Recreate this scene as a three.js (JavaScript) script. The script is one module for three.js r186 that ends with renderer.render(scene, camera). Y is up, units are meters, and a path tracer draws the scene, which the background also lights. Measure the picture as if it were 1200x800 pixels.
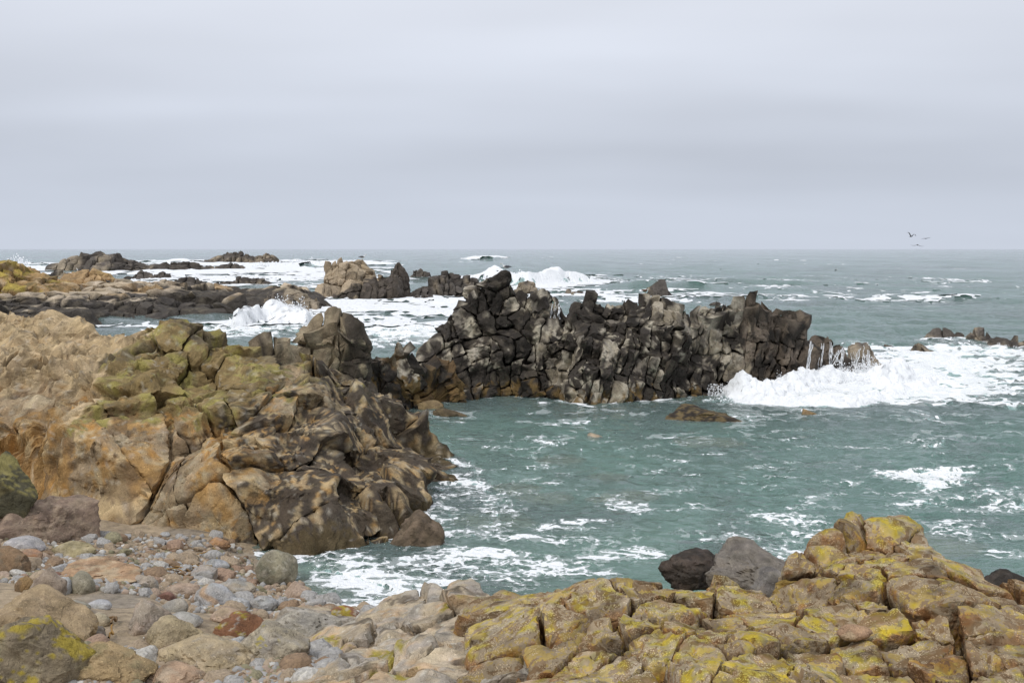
import * as THREE from 'three';
import { mergeVertices, mergeGeometries } from 'three/addons/utils/BufferGeometryUtils.js';

// ------------------------------------------------------------------ camera, sky, sun, exposure
const EYE = 9, F = 1168, PITCH = Math.atan(108.7 / F);
const scene = new THREE.Scene();
const camera = new THREE.PerspectiveCamera(2 * Math.atan(400 / F) * 180 / Math.PI, 1.5, 0.1, 60000);
camera.position.set(0, EYE, 0);
camera.rotation.x = -PITCH;
scene.add(camera);
const renderer = new THREE.WebGLRenderer({ antialias: true });
renderer.toneMapping = THREE.LinearToneMapping;
renderer.toneMappingExposure = 1.0;
renderer.shadowMap.enabled = true;
const sun = new THREE.DirectionalLight(new THREE.Color().setRGB(1, 0.965, 0.91), 1.5);
sun.position.set(-55, 105, 25);
sun.target.position.set(0, 0, -45);
sun.castShadow = true; sun.shadow.radius = 24; sun.shadow.mapSize.set(2048, 2048);
Object.assign(sun.shadow.camera, { left: -80, right: 80, top: 80, bottom: -80, near: 1, far: 400 });
scene.add(sun, sun.target);

// ------------------------------------------------------------------ small maths
function mulberry(a) { return () => { a |= 0; a = a + 0x6D2B79F5 | 0; let t = Math.imul(a ^ a >>> 15, 1 | a); t = t + Math.imul(t ^ t >>> 7, 61 | t) ^ t; return ((t ^ t >>> 14) >>> 0) / 4294967296; }; }
const clamp = (x, a = 0, b = 1) => x < a ? a : x > b ? b : x;
const lerp = (a, b, t) => a + (b - a) * t;
const sstep = (a, b, x) => { const t = clamp((x - a) / (b - a)); return t * t * (3 - 2 * t); };
const PERM = new Uint8Array(512); { const r = mulberry(77), p = [...Array(256).keys()]; for (let i = 255; i > 0; i--) { const j = Math.floor(r() * (i + 1)); [p[i], p[j]] = [p[j], p[i]]; } for (let i = 0; i < 512; i++) PERM[i] = p[i & 255]; }
const GX = [1, -1, 1, -1, 1, -1, 1, -1, 0, 0, 0, 0, 1, 0, -1, 0], GY = [1, 1, -1, -1, 0, 0, 0, 0, 1, -1, 1, -1, 1, -1, 1, -1], GZ = [0, 0, 0, 0, 1, 1, -1, -1, 1, 1, -1, -1, 0, 1, 0, -1];
function noise(x, y, z) {
  const fx = Math.floor(x), fy = Math.floor(y), fz = Math.floor(z), X = fx & 255, Y = fy & 255, Z = fz & 255;
  x -= fx; y -= fy; z -= fz;
  const u = x * x * x * (x * (x * 6 - 15) + 10), v = y * y * y * (y * (y * 6 - 15) + 10), w = z * z * z * (z * (z * 6 - 15) + 10);
  const A = PERM[X] + Y, AA = PERM[A] + Z, AB = PERM[A + 1] + Z, B = PERM[X + 1] + Y, BA = PERM[B] + Z, BB = PERM[B + 1] + Z;
  const g = (h, a, b, c) => { h &= 15; return GX[h] * a + GY[h] * b + GZ[h] * c; };
  const x1 = x - 1, y1 = y - 1, z1 = z - 1;
  const a0 = g(PERM[AA], x, y, z), a1 = g(PERM[BA], x1, y, z), a2 = g(PERM[AB], x, y1, z), a3 = g(PERM[BB], x1, y1, z);
  const b0 = g(PERM[AA + 1], x, y, z1), b1 = g(PERM[BA + 1], x1, y, z1), b2 = g(PERM[AB + 1], x, y1, z1), b3 = g(PERM[BB + 1], x1, y1, z1);
  const c0 = a0 + (a1 - a0) * u, c1 = a2 + (a3 - a2) * u, d0 = b0 + (b1 - b0) * u, d1 = b2 + (b3 - b2) * u;
  const e0 = c0 + (c1 - c0) * v, e1 = d0 + (d1 - d0) * v;
  return e0 + (e1 - e0) * w;
}
function fbm(x, y, z, o) { let s = 0, a = 1; for (let i = 0; i < o; i++) { s += a * noise(x, y, z); x = x * 2.03 + 17.1; y = y * 2.03 + 5.3; z = z * 2.03 + 9.7; a *= 0.5; } return s; }
function ridged(x, y, z, o) { let s = 0, a = 1, t = 0; for (let i = 0; i < o; i++) { s += a * (1 - 2 * Math.abs(noise(x, y, z))); t += a; x = x * 2.07 + 7.1; y = y * 2.07 + 3.3; z = z * 2.07 + 1.7; a *= 0.5; } return s / t; }
const h2 = (i, j, k) => { let h = Math.imul(i, 374761393) + Math.imul(j, 668265263) + Math.imul(k, 974634533) | 0; h = Math.imul(h ^ h >>> 13, 1274126177); return ((h ^ h >>> 16) >>> 0) / 4294967296; };
function worley2(x, y, per = 0) {                    // F1, F2
  const ix = Math.floor(x), iy = Math.floor(y); let f1 = 9, f2 = 9;
  for (let j = -1; j <= 1; j++) for (let i = -1; i <= 1; i++) {
    let cx = ix + i, cy = iy + j; const wx = per ? ((cx % per) + per) % per : cx, wy = per ? ((cy % per) + per) % per : cy;
    const dx = cx + h2(wx, wy, 1) - x, dy = cy + h2(wx, wy, 2) - y, d = Math.sqrt(dx * dx + dy * dy);
    if (d < f1) { f2 = f1; f1 = d; } else if (d < f2) f2 = d;
  }
  return [f1, f2];
}
// chips: space is cut into small cells, each with a plane of its own
function chips(x, y, z) {
  const ix = Math.floor(x), iy = Math.floor(y), iz = Math.floor(z); let bd = 9, bi = 0, bj = 0, bk = 0, ex = 0, ey = 0, ez = 0;
  const sx = x - ix > 0.5 ? 0 : -1, sy = y - iy > 0.5 ? 0 : -1, sz = z - iz > 0.5 ? 0 : -1;
  for (let i = sx; i <= sx + 1; i++) for (let j = sy; j <= sy + 1; j++) for (let k = sz; k <= sz + 1; k++) {
    const h = PERM[PERM[PERM[(ix + i) & 255] + ((iy + j) & 255)] + ((iz + k) & 255)], dx = ix + i + 0.15 + 0.7 * (h / 255) - x, dy = iy + j + 0.15 + 0.7 * (PERM[h + 1] / 255) - y, dz = iz + k + 0.15 + 0.7 * (PERM[h + 2] / 255) - z, d = dx * dx + dy * dy + dz * dz;
    if (d < bd) { bd = d; bi = h; ex = dx; ey = dy; ez = dz; }
  }
  const r0 = PERM[bi + 5] / 255 - 0.5, r1 = PERM[bi + 9] / 255 - 0.5, r2 = PERM[bi + 14] / 255 - 0.5, r3 = PERM[bi + 21] / 255 - 0.5;
  return r3 * 0.7 + (r0 * ex + r1 * ey + r2 * ez) * 1.6;
}
// a point of the place at the horizontal distance D ahead, measured on the photograph (1200 x 800)
const cP = Math.cos(PITCH), sP = Math.sin(PITCH);
function dir(px, py) { const dx = (px - 600) / F, dy = (400 - py) / F; return [dx, dy * cP - sP, -dy * sP - cP]; }
function at(px, py, D) { const d = dir(px, py), k = D / -d[2]; return [d[0] * k, EYE + d[1] * k, -D]; }
function sea(px, py, level = 0) { const d = dir(px, py), k = (level - EYE) / d[1]; return [d[0] * k, level, d[2] * k]; }
function interp(tab, x, k) {                          // tab sorted by [0]
  if (x <= tab[0][0]) return tab[0][k];
  for (let i = 1; i < tab.length; i++) if (x <= tab[i][0]) { const a = tab[i - 1], b = tab[i]; return lerp(a[k], b[k], (x - a[0]) / (b[0] - a[0] || 1)); }
  return tab[tab.length - 1][k];
}

// ------------------------------------------------------------------ sky: a computed overcast
{
  const w = 1024, h = 512, a = new Float32Array(w * h * 4);
  for (let j = 0; j < h; j++) {
    const el = ((j + 0.5) / h - 0.5) * Math.PI;
    for (let i = 0; i < w; i++) {
      const az = (i + 0.5) / w * 2 * Math.PI, e = Math.max(el, 0);
      // cloud layer: a plane of cloud 1 km up, seen in perspective
      const t = 1 / (Math.sin(e) + 0.085), x = Math.cos(az) * Math.cos(e) * t, z = Math.sin(az) * Math.cos(e) * t;
      const fade = sstep(0.0, 0.16, e);
      const c = fbm(x * 0.4 + 3, z * 0.4, 1.5, 4) * 0.55 + fbm(x * 0.13, z * 0.13 + 8, 4.5, 3) * 0.9;
      const streak = fbm(x * 0.35 + 1.2, z * 1.1, 9.5, 4) * 0.6;
      let v = 0.65 + 0.35 * sstep(0.12, 1.1, e) - 0.055 * Math.exp(-(((e - 0.085) / 0.045) ** 2)) + 0.06 * sstep(0.09, 0.22, e);
      v *= 1 + (c + 0.8 * streak) * 0.17 * lerp(0.2, 1, fade);
      const k = (j * w + i) * 4, cool = 1 - sstep(0.02, 0.3, e) * 0.6;
      a[k] = v * (0.972 - 0.05 * cool); a[k + 1] = v; a[k + 2] = v * (1.085 + 0.065 * cool); a[k + 3] = 1;
    }
  }
  const tex = new THREE.DataTexture(a, w, h, THREE.RGBAFormat, THREE.FloatType);
  tex.mapping = THREE.EquirectangularReflectionMapping; tex.magFilter = tex.minFilter = THREE.LinearFilter; tex.wrapS = THREE.RepeatWrapping; tex.needsUpdate = true;
  scene.background = tex; scene.environment = tex;
}

// ------------------------------------------------------------------ textures
const GC = new Float32Array(256), GS = new Float32Array(256); for (let i = 0; i < 256; i++) { GC[i] = Math.cos(i * Math.PI / 128); GS[i] = Math.sin(i * Math.PI / 128); }
const lattices = new Map();
function pnoise(x, y, per, s) {                       // periodic gradient noise
  let L = lattices.get(per * 1000 + s); if (!L) { L = new Uint8Array(per * per); for (let j = 0; j < per; j++) for (let i = 0; i < per; i++) L[j * per + i] = h2(i, j, s) * 256; lattices.set(per * 1000 + s, L); }
  const fx = Math.floor(x), fy = Math.floor(y), u = x - fx, v = y - fy, su = u * u * (3 - 2 * u), sv = v * v * (3 - 2 * v);
  let i0 = fx % per, j0 = fy % per; if (i0 < 0) i0 += per; if (j0 < 0) j0 += per; const i1 = i0 + 1 === per ? 0 : i0 + 1, j1 = j0 + 1 === per ? 0 : j0 + 1;
  const a = L[j0 * per + i0], b = L[j0 * per + i1], c = L[j1 * per + i0], d = L[j1 * per + i1];
  const p = GC[a] * u + GS[a] * v, q = GC[b] * (u - 1) + GS[b] * v, r = GC[c] * u + GS[c] * (v - 1), t = GC[d] * (u - 1) + GS[d] * (v - 1);
  return lerp(lerp(p, q, su), lerp(r, t, su), sv) * 1.4;
}
const toS = (v) => v <= 0.0031308 ? v * 12.92 : 1.055 * Math.pow(v, 1 / 2.4) - 0.055;
function makeTex(n, fn, srgb) {
  const a = new Uint8Array(n * n * 4);
  for (let j = 0; j < n; j++) for (let i = 0; i < n; i++) {
    const c = fn(i / n, j / n), k = (j * n + i) * 4;
    for (let q = 0; q < 3; q++) { const v = clamp(c.length ? c[q] : c); a[k + q] = Math.round((srgb ? toS(v) : v) * 255); }
    a[k + 3] = 255;
  }
  const t = new THREE.DataTexture(a, n, n); t.wrapS = t.wrapT = THREE.RepeatWrapping; t.magFilter = THREE.LinearFilter; t.minFilter = THREE.LinearMipmapLinearFilter; t.generateMipmaps = true;
  if (srgb) t.colorSpace = THREE.SRGBColorSpace; t.needsUpdate = true; return t;
}
const rep = (t, metres) => { const c = t.clone(); c.repeat.set(1 / metres, 1 / metres); c.needsUpdate = true; return c; };
const granite = makeTex(1024, (u, v) => {
  let f = 0, a = 1; for (let o = 0, p = 6; o < 5; o++, p *= 2) { f += a * pnoise(u * p, v * p, p, 10 + o); a *= 0.62; }
  const sp = h2(Math.floor(u * 256), Math.floor(v * 256), 5), sq = h2(Math.floor(u * 128 + 0.3 * f), Math.floor(v * 128), 6);
  let b = 0.62 + 0.24 * f; if (sp > 0.92) b += 0.16; if (sp < 0.08) b -= 0.2; if (sq > 0.988) b += 0.3;
  return [b * 1.02, b, b * (0.97 + 0.05 * pnoise(u * 9, v * 9, 9, 40))];
}, true);
const lichenTex = makeTex(1024, (u, v) => {
  let f = 0, a = 1; for (let o = 0, p = 5; o < 6; o++, p *= 2) { f += a * pnoise(u * p, v * p, p, 210 + o); a *= 0.68; }
  let g = 0; a = 1; for (let o = 0, p = 7; o < 6; o++, p *= 2) { g += a * pnoise(u * p + 0.3, v * p, p, 230 + o); a *= 0.72; }
  const c = [0.65, 0.62, 0.575], k = 0.87 + 0.3 * f, mx = (q, t) => { for (let i = 0; i < 3; i++) c[i] = lerp(c[i], q[i], t); };
  mx([0.42, 0.36, 0.30], sstep(0.1, 0.35, f)); mx([0.80, 0.70, 0.28], sstep(0.24, 0.34, g) * 0.75); mx([0.33, 0.25, 0.17], sstep(0.25, 0.42, -g) * 0.85);
  for (let i = 0; i < 3; i++) c[i] *= k;
  const cell = worley2(u * 90, v * 90, 90)[0], on = h2(Math.floor(u * 24), Math.floor(v * 24), 3); if (cell < 0.2 + 0.12 * pnoise(u * 40, v * 40, 40, 8) && on > 0.55) mx([1.0, 0.97, 0.9], 0.8);
  return c;
}, true);
const rockBump = makeTex(1024, (u, v) => {
  let f = 0, a = 1; for (let o = 0, p = 5; o < 7; o++, p *= 2) { f += a * pnoise(u * p, v * p, p, 60 + o); a *= 0.66; }
  const w = 1 - Math.abs(pnoise(u * 3 + 0.35 * pnoise(u * 8, v * 8, 8, 90), v * 3, 3, 91)), w2 = 1 - Math.abs(pnoise(u * 7, v * 4 + 0.3 * pnoise(u * 9, v * 9, 9, 95), 28, 93));
  return clamp(0.52 + 0.18 * f) * (1 - 0.16 * sstep(0.93, 1, w) - 0.1 * sstep(0.93, 1, w2));
});
const waveBump = makeTex(1024, (u, v) => {
  let f = 0, a = 1, t = 0; for (let o = 0, p = 6; o < 6; o++, p *= 2) { f += a * (1 - 2 * Math.abs(pnoise(u * p + 0.3 * pnoise(u * p, v * p, p, 33), v * p * 2, p * 2, 120 + o))); t += a; a *= 0.6; }
  return clamp(0.5 + 0.45 * f / t);
});
const foamBump = makeTex(512, (u, v) => { let f = 0, a = 1; for (let o = 0, p = 8; o < 5; o++, p *= 2) { f += a * Math.abs(pnoise(u * p, v * p, p, 160 + o)); a *= 0.6; } return clamp(f * 0.75); });
function rockMat(name, mapM, bumpM, bump, rough = 0.88) {
  const m = new THREE.MeshPhysicalMaterial({ specularIntensity: 0.3, color: 0xffffff, vertexColors: true, roughness: rough, map: rep(granite, mapM), bumpMap: rep(rockBump, bumpM), bumpScale: bump }); m.name = name; return m;
}
const M_NEAR = rockMat('rock_near', 2.4, 3.1, 0.13), M_HEAD = rockMat('rock_headland', 5, 6.1, 0.2), M_MID = rockMat('rock_reef', 9, 8.3, 0.25, 0.74), M_FAR = rockMat('rock_far', 26, 31, 1.2), M_LICHEN = rockMat('lichen_rock', 2.4, 3.1, 0.13);
M_LICHEN.map = rep(lichenTex, 2.6);

// ------------------------------------------------------------------ naming
const used = new Map();
function numbered(n) { const k = used.get(n) || 0; used.set(n, k + 1); return k ? n + '_' + String(k).padStart(3, '0') : n; }
function tag(o, label, category, group, kind) { o.userData.label = label; o.userData.category = category; if (group) o.userData.group = group; if (kind) o.userData.kind = kind; return o; }
function thing(name, pos, label, category, group, kind) { const o = new THREE.Group(); o.name = numbered(name); o.position.set(...pos); scene.add(o); return tag(o, label, category, group, kind); }
function part(name, geo, mat, parent, pos) { const m = new THREE.Mesh(geo, mat); m.name = name; m.castShadow = m.receiveShadow = true; if (pos) m.position.set(...pos); parent.add(m); return m; }

// ------------------------------------------------------------------ meshing of stone
const icos = {};
function ico(d) {
  if (!icos[d]) { const g = new THREE.IcosahedronGeometry(1, d); g.deleteAttribute('uv'); g.deleteAttribute('normal'); const m = mergeVertices(g, 1e-4); icos[d] = { dirs: m.attributes.position.array, idx: m.index.array }; }
  return icos[d];
}
const _c = [0, 0, 0];
// normals, colours and box-mapped uv in metres; pos is local, org its place in the world
function finish(pos, idx, org, colour, uvOff = 0) {
  const n = pos.length / 3, nor = new Float32Array(pos.length);
  for (let t = 0; t < idx.length; t += 3) {
    const a = idx[t] * 3, b = idx[t + 1] * 3, c = idx[t + 2] * 3;
    const ux = pos[b] - pos[a], uy = pos[b + 1] - pos[a + 1], uz = pos[b + 2] - pos[a + 2], vx = pos[c] - pos[a], vy = pos[c + 1] - pos[a + 1], vz = pos[c + 2] - pos[a + 2];
    const x = uy * vz - uz * vy, y = uz * vx - ux * vz, z = ux * vy - uy * vx;
    for (const k of [a, b, c]) { nor[k] += x; nor[k + 1] += y; nor[k + 2] += z; }
  }
  const col = new Float32Array(pos.length);
  for (let i = 0; i < n; i++) {
    const k = i * 3, l = Math.hypot(nor[k], nor[k + 1], nor[k + 2]) || 1; nor[k] /= l; nor[k + 1] /= l; nor[k + 2] /= l;
    if (colour) { colour(pos[k] + org[0], pos[k + 1] + org[1], pos[k + 2] + org[2], nor[k], nor[k + 1], nor[k + 2], _c); col[k] = _c[0] / 0.63; col[k + 1] = _c[1] / 0.63; col[k + 2] = _c[2] / 0.63; }
    else col[k] = col[k + 1] = col[k + 2] = 1;
  }
  // sharp edges stay sharp: a corner whose face turns away from the mean normal keeps the normal of the faces that lie with its own
  const T = idx.length / 3, fnor = new Float32Array(T * 3), first = new Int32Array(n + 1), inc = new Int32Array(idx.length);
  for (let t = 0; t < T; t++) {
    const a = idx[t * 3] * 3, b = idx[t * 3 + 1] * 3, c = idx[t * 3 + 2] * 3, ux = pos[b] - pos[a], uy = pos[b + 1] - pos[a + 1], uz = pos[b + 2] - pos[a + 2], vx = pos[c] - pos[a], vy = pos[c + 1] - pos[a + 1], vz = pos[c + 2] - pos[a + 2];
    const x = uy * vz - uz * vy, y = uz * vx - ux * vz, z = ux * vy - uy * vx, l = Math.sqrt(x * x + y * y + z * z) || 1; fnor[t * 3] = x / l; fnor[t * 3 + 1] = y / l; fnor[t * 3 + 2] = z / l;
    for (let q = 0; q < 3; q++) first[idx[t * 3 + q] + 1]++;
  }
  for (let i = 0; i < n; i++) first[i + 1] += first[i];
  { const at0 = first.slice(); for (let t = 0; t < idx.length; t++) inc[at0[idx[t]]++] = (t / 3) | 0; }
  const map = new Int32Array(n * 3).fill(-1), extra = new Map(), P = [], N = [], C = [], U = [], I = new Uint32Array(idx.length);
  let cnt = 0;
  for (let t = 0; t < T; t++) {
    const f = t * 3, fx = fnor[f], fy = fnor[f + 1], fz = fnor[f + 2], x = Math.abs(fx), y = Math.abs(fy), z = Math.abs(fz), ax = x > y && x > z ? 0 : y > z ? 1 : 2;
    for (let q = 0; q < 3; q++) {
      const v = idx[f + q], k = v * 3; let m, nx = nor[k], ny = nor[k + 1], nz = nor[k + 2], ek = -1;
      if (nx * fx + ny * fy + nz * fz < 0.9) {
        let id = 1e9; nx = ny = nz = 0; for (let e = first[v]; e < first[v + 1]; e++) { const g = inc[e] * 3; if (fnor[g] * fx + fnor[g + 1] * fy + fnor[g + 2] * fz > 0.86) { nx += fnor[g]; ny += fnor[g + 1]; nz += fnor[g + 2]; if (inc[e] < id) id = inc[e]; } }
        const l = Math.sqrt(nx * nx + ny * ny + nz * nz) || 1; nx /= l; ny /= l; nz /= l; ek = (id * 3 + ax) * 1048576 + v; m = extra.get(ek);
      } else m = map[k + ax] < 0 ? undefined : map[k + ax];
      if (m === undefined) {
        m = cnt++; if (ek >= 0) extra.set(ek, m); else map[k + ax] = m;
        const X = pos[k] + org[0] + uvOff, Y = pos[k + 1] + org[1] + uvOff * 0.7, Z = pos[k + 2] + org[2] + uvOff * 1.3;
        P.push(pos[k], pos[k + 1], pos[k + 2]); N.push(nx, ny, nz); C.push(col[k], col[k + 1], col[k + 2]);
        if (ax === 0) U.push(Z, Y); else if (ax === 1) U.push(X, Z); else U.push(X, Y);
      }
      I[f + q] = m;
    }
  }
  const g = new THREE.BufferGeometry();
  g.setAttribute('position', new THREE.BufferAttribute(new Float32Array(P), 3)); g.setAttribute('normal', new THREE.BufferAttribute(new Float32Array(N), 3));
  g.setAttribute('uv', new THREE.BufferAttribute(new Float32Array(U), 2)); g.setAttribute('color', new THREE.BufferAttribute(new Float32Array(C), 3)); g.setIndex(new THREE.BufferAttribute(I, 1));
  return g;
}
// a loose stone: random planes round a centre, edges rounded by the p-norm, noise on top. half sizes [a,b,c]
function stoneGeo(half, o) {
  const r = mulberry(o.seed), pl = [], nP = o.planes || 12, p = o.p || 6;
  for (let i = 0; i < nP; i++) { const y = 1 - 2 * (i + 0.5) / nP, a = i * 2.39996 + r() * 0.9, s = Math.sqrt(1 - y * y); pl.push([s * Math.cos(a), y + (r() - 0.5) * 0.2, s * Math.sin(a), 0.82 + r() * 0.3]); }
  if (o.flat) pl.push([0.1, 1, 0.1, 0.75]);
  const { dirs, idx } = ico(o.detail), pos = new Float32Array(dirs.length), S = (half[0] + half[1] + half[2]) / 3, na = o.noise ?? 0.06, off = o.seed * 3.17 % 61;
  const ca = Math.cos(o.turn || 0), sa = Math.sin(o.turn || 0), ct = Math.cos(o.tilt || 0), st = Math.sin(o.tilt || 0);
  for (let k = 0; k < dirs.length; k += 3) {
    const x = dirs[k], y = dirs[k + 1], z = dirs[k + 2]; let s = 0;
    for (const q of pl) { const d = q[0] * x + q[1] * y + q[2] * z; if (d > 0) s += Math.pow(d / q[3], p); }
    let R = Math.pow(s, -1 / p);
    R *= 1 + na * fbm(x * 1.6 + off, y * 1.6, z * 1.6, 3) + na * 0.5 * fbm(x * 6 + off, y * 6, z * 6, 3);
    if (p >= 7) R += (o.chip ?? 0.11) * chips(x * 1.5 + off, y * 1.5, z * 1.5) + 0.045 * chips(x * 4 + off, y * 4, z * 4);
    if (o.cracks) R -= o.cracks * sstep(0.86, 1, ridged(x * 1.5 + off, y * 1.5 + 4, z * 1.5, 2));
    let X = x * R * half[0], Y = y * R * half[1], Z = z * R * half[2];
    const Y2 = Y * ct + X * st; X = X * ct - Y * st;
    pos[k] = X * ca + Z * sa; pos[k + 1] = Y2; pos[k + 2] = -X * sa + Z * ca;
  }
  return [pos, idx];
}

// ------------------------------------------------------------------ a rock mass: heights on a grid, jointed into blocks by a weighted Voronoi partition
class Field {
  constructor(x0, x1, z0, z1, c, fn) {
    this.x0 = x0; this.z0 = z0; this.c = c; this.nx = Math.ceil((x1 - x0) / c) + 2; this.nz = Math.ceil((z1 - z0) / c) + 2; this.a = new Float32Array(this.nx * this.nz);
    for (let j = 0; j < this.nz; j++) for (let i = 0; i < this.nx; i++) this.a[j * this.nx + i] = fn(x0 + i * c, z0 + j * c);
  }
  get(x, z) {
    let u = (x - this.x0) / this.c, v = (z - this.z0) / this.c; u = clamp(u, 0, this.nx - 1.001); v = clamp(v, 0, this.nz - 1.001);
    const i = u | 0, j = v | 0, k = j * this.nx + i, a = this.a; u -= i; v -= j;
    return (a[k] * (1 - u) + a[k + 1] * u) * (1 - v) + (a[k + this.nx] * (1 - u) + a[k + this.nx + 1] * u) * v;
  }
}
function cast(H, px, py, D0, D1, step = 0.05) {         // first point of a height function on a line of sight
  for (let D = D0; D < D1; D += step) { const p = at(px, py, D); if (p[1] < H(p[0], p[2])) return p; }
  return null;
}
function ridgeFn(R) {                                   // R: list of {crest:[[px,py,D]], toe:[[px,py]] , base, pow, back, side}
  const rs = R.map((r) => {
    const crest = r.crest.map((c) => { const p = at(...c); return [p[0], p[2], p[1]]; }).sort((a, b) => a[0] - b[0]);
    const toe = r.toe.map((c) => { const p = c.length > 2 ? at(...c) : sea(c[0], c[1], r.base || 0); return [p[0], p[2]]; }).sort((a, b) => a[0] - b[0]);
    return { ...r, crest, toe };
  });
  return (x, z) => {
    let best = -6;
    for (const r of rs) {
      const x0 = r.crest[0][0], x1 = r.crest[r.crest.length - 1][0], out = x < x0 ? x0 - x : x > x1 ? x - x1 : 0;
      const zc = interp(r.crest, x, 1), hc = interp(r.crest, x, 2), zt = Math.max(interp(r.toe, x, 1), zc + 0.3), b = r.base || 0;
      let h;
      if (z > zt) h = b - (z - zt) * 1.3; else if (z > zc) { const t = (zt - z) / (zt - zc); h = b + (hc - b) * (r.prof ? interp(r.prof, t, 1) : Math.pow(t, r.pow || 0.5)); } else h = hc - Math.max(0, zc - z - (r.flat || 0)) * (r.back || 1.4);
      h -= out * (r.side || 2.2);
      if (h > best) best = h;
    }
    return best;
  };
}
const BUILT = [];
const SKIP = new Set();
function rockMass(o) {
  if (SKIP.has(o.name)) return;
  const t0 = Date.now(), rnd = mulberry(o.seed || 5), [x0, x1, z0, z1] = o.box, sp0 = o.sp;
  const Hn = o.H, nz = o.rough ?? 0.35;
  const fld = new Field(x0 - 1, x1 + 1, z0 - 1, z1 + 1, o.cell || sp0 / 5, (x, z) => Hn(x, z) + nz * sp0 * (fbm(x / sp0 / 2.2, z / sp0 / 2.2, 3.3 + (o.seed || 0), 4)));
  const H = (x, z) => fld.get(x, z), sm = o.smooth || (() => 0);
  const cx = (x0 + x1) / 2, cz = (z0 + z1) / 2, cy = Math.max(o.floor ?? 0, 0), org = [cx, cy, cz];
  const root = thing(o.name, org, o.label, o.category || 'rock outcrop', o.group);
  // joints: the shell of the mass is split again and again along a few joint directions; big blocks shift as one, cracks are wide or hair fine
  const A3 = o.aniso || [1, 1, 1], e = new THREE.Euler(o.pitch || 0, o.yaw || 0, o.tilt || 0), m3 = new THREE.Matrix4().makeRotationFromEuler(e).elements;
  const J = [[m3[0], m3[1], m3[2]], [m3[4], m3[5], m3[6]], [m3[8], m3[9], m3[10]]], spAt = o.spAt || (() => sp0), floor = o.floor ?? -0.5, jit = o.jitter ?? 0.17;
  const pts = [], want = o.points || 16000;
  for (let i = 0; i < want * 6 && pts.length < want; i++) {
    const x = lerp(x0, x1, rnd()), z = lerp(z0, z1, rnd()), h = H(x, z); if (h < floor) continue;
    const gx = (H(x + 0.1, z) - h) / 0.1, gz = (H(x, z + 0.1) - h) / 0.1, gl = Math.min(Math.sqrt(1 + gx * gx + gz * gz), 5);
    if (rnd() > gl / 4) continue; if (sm(x, h, z) > 0.5) continue; if (o.keep && !o.keep(x, h, z)) continue;
    pts.push([x, h - (0.05 + 0.75 * rnd()) * sp0 * gl, z, h]);
  }
  const leaves = [];
  function split(list, planes, off, depth, tl) {
    let mx = 0, my = 0, mz = 0; for (const p of list) { mx += p[0]; my += p[1]; mz += p[2]; } mx /= list.length; my /= list.length; mz /= list.length;
    const size = spAt(mx, my, mz); let bi = -1, br = 0, blo = 0, bhi = 0;
    for (let a = 0; a < 3; a++) {
      const d = J[a]; let lo = 1e9, hi = -1e9; for (const p of list) { const v = d[0] * p[0] + d[1] * p[1] + d[2] * p[2]; if (v < lo) lo = v; if (v > hi) hi = v; }
      const r = (hi - lo) / (size * A3[a]) * (0.8 + 0.4 * rnd()); if (r > br) { br = r; bi = a; blo = lo; bhi = hi; }
    }
    if (list.length < 6 || br < (rnd() < 0.22 ? lerp(1.4, 2.6, rnd()) : lerp(0.8, 1.5, rnd())) || depth > 24) { leaves.push({ list, planes, off, tl, c: [mx, my, mz], size }); return; }
    const d = J[bi], n = [d[0] + (rnd() - 0.5) * 2 * jit, d[1] + (rnd() - 0.5) * 2 * jit, d[2] + (rnd() - 0.5) * 2 * jit], l = Math.hypot(...n); n[0] /= l; n[1] /= l; n[2] /= l;
    const q = [mx, my, mz], f = lerp(blo, bhi, 0.32 + 0.36 * rnd()) - (d[0] * mx + d[1] * my + d[2] * mz); for (let k = 0; k < 3; k++) q[k] += d[k] * f;
    const w = n[0] * q[0] + n[1] * q[1] + n[2] * q[2], A = [], B = []; for (const p of list) (n[0] * p[0] + n[1] * p[1] + n[2] * p[2] < w ? A : B).push(p);
    const ext = (bhi - blo), g = (o.gap ?? 0.03) * Math.min(ext, 2.5 * size) * rnd() * rnd() + 0.004 * size, k = (o.step ?? 0.16) * Math.min(ext, 3 * size);
    if (A.length < 3 || B.length < 3) { leaves.push({ list, planes, off, tl, c: [mx, my, mz], size }); return; }
    const tk = o.tiltBy ?? 0.16, T = () => [tl[0] * 0.8 + (rnd() - 0.5) * 2 * tk, tl[1] * 0.8 + (rnd() - 0.5) * 2 * tk];
    split(A, [...planes, [n[0], n[1], n[2], w - g]], off + (rnd() - 0.5) * k, depth + 1, T()); split(B, [...planes, [-n[0], -n[1], -n[2], -w - g]], off + (rnd() - 0.5) * k, depth + 1, T());
  }
  const man = (o.manual || []).map((m) => { const p = cast(H, m[0], m[1], o.near, o.far); if (!p) return null; const r = (m[2] || 40) * -p[2] / F; return { p: [p[0], p[1] - 0.3 * r, p[2] - 0.1 * r], r, list: [] }; }).filter(Boolean);
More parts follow.
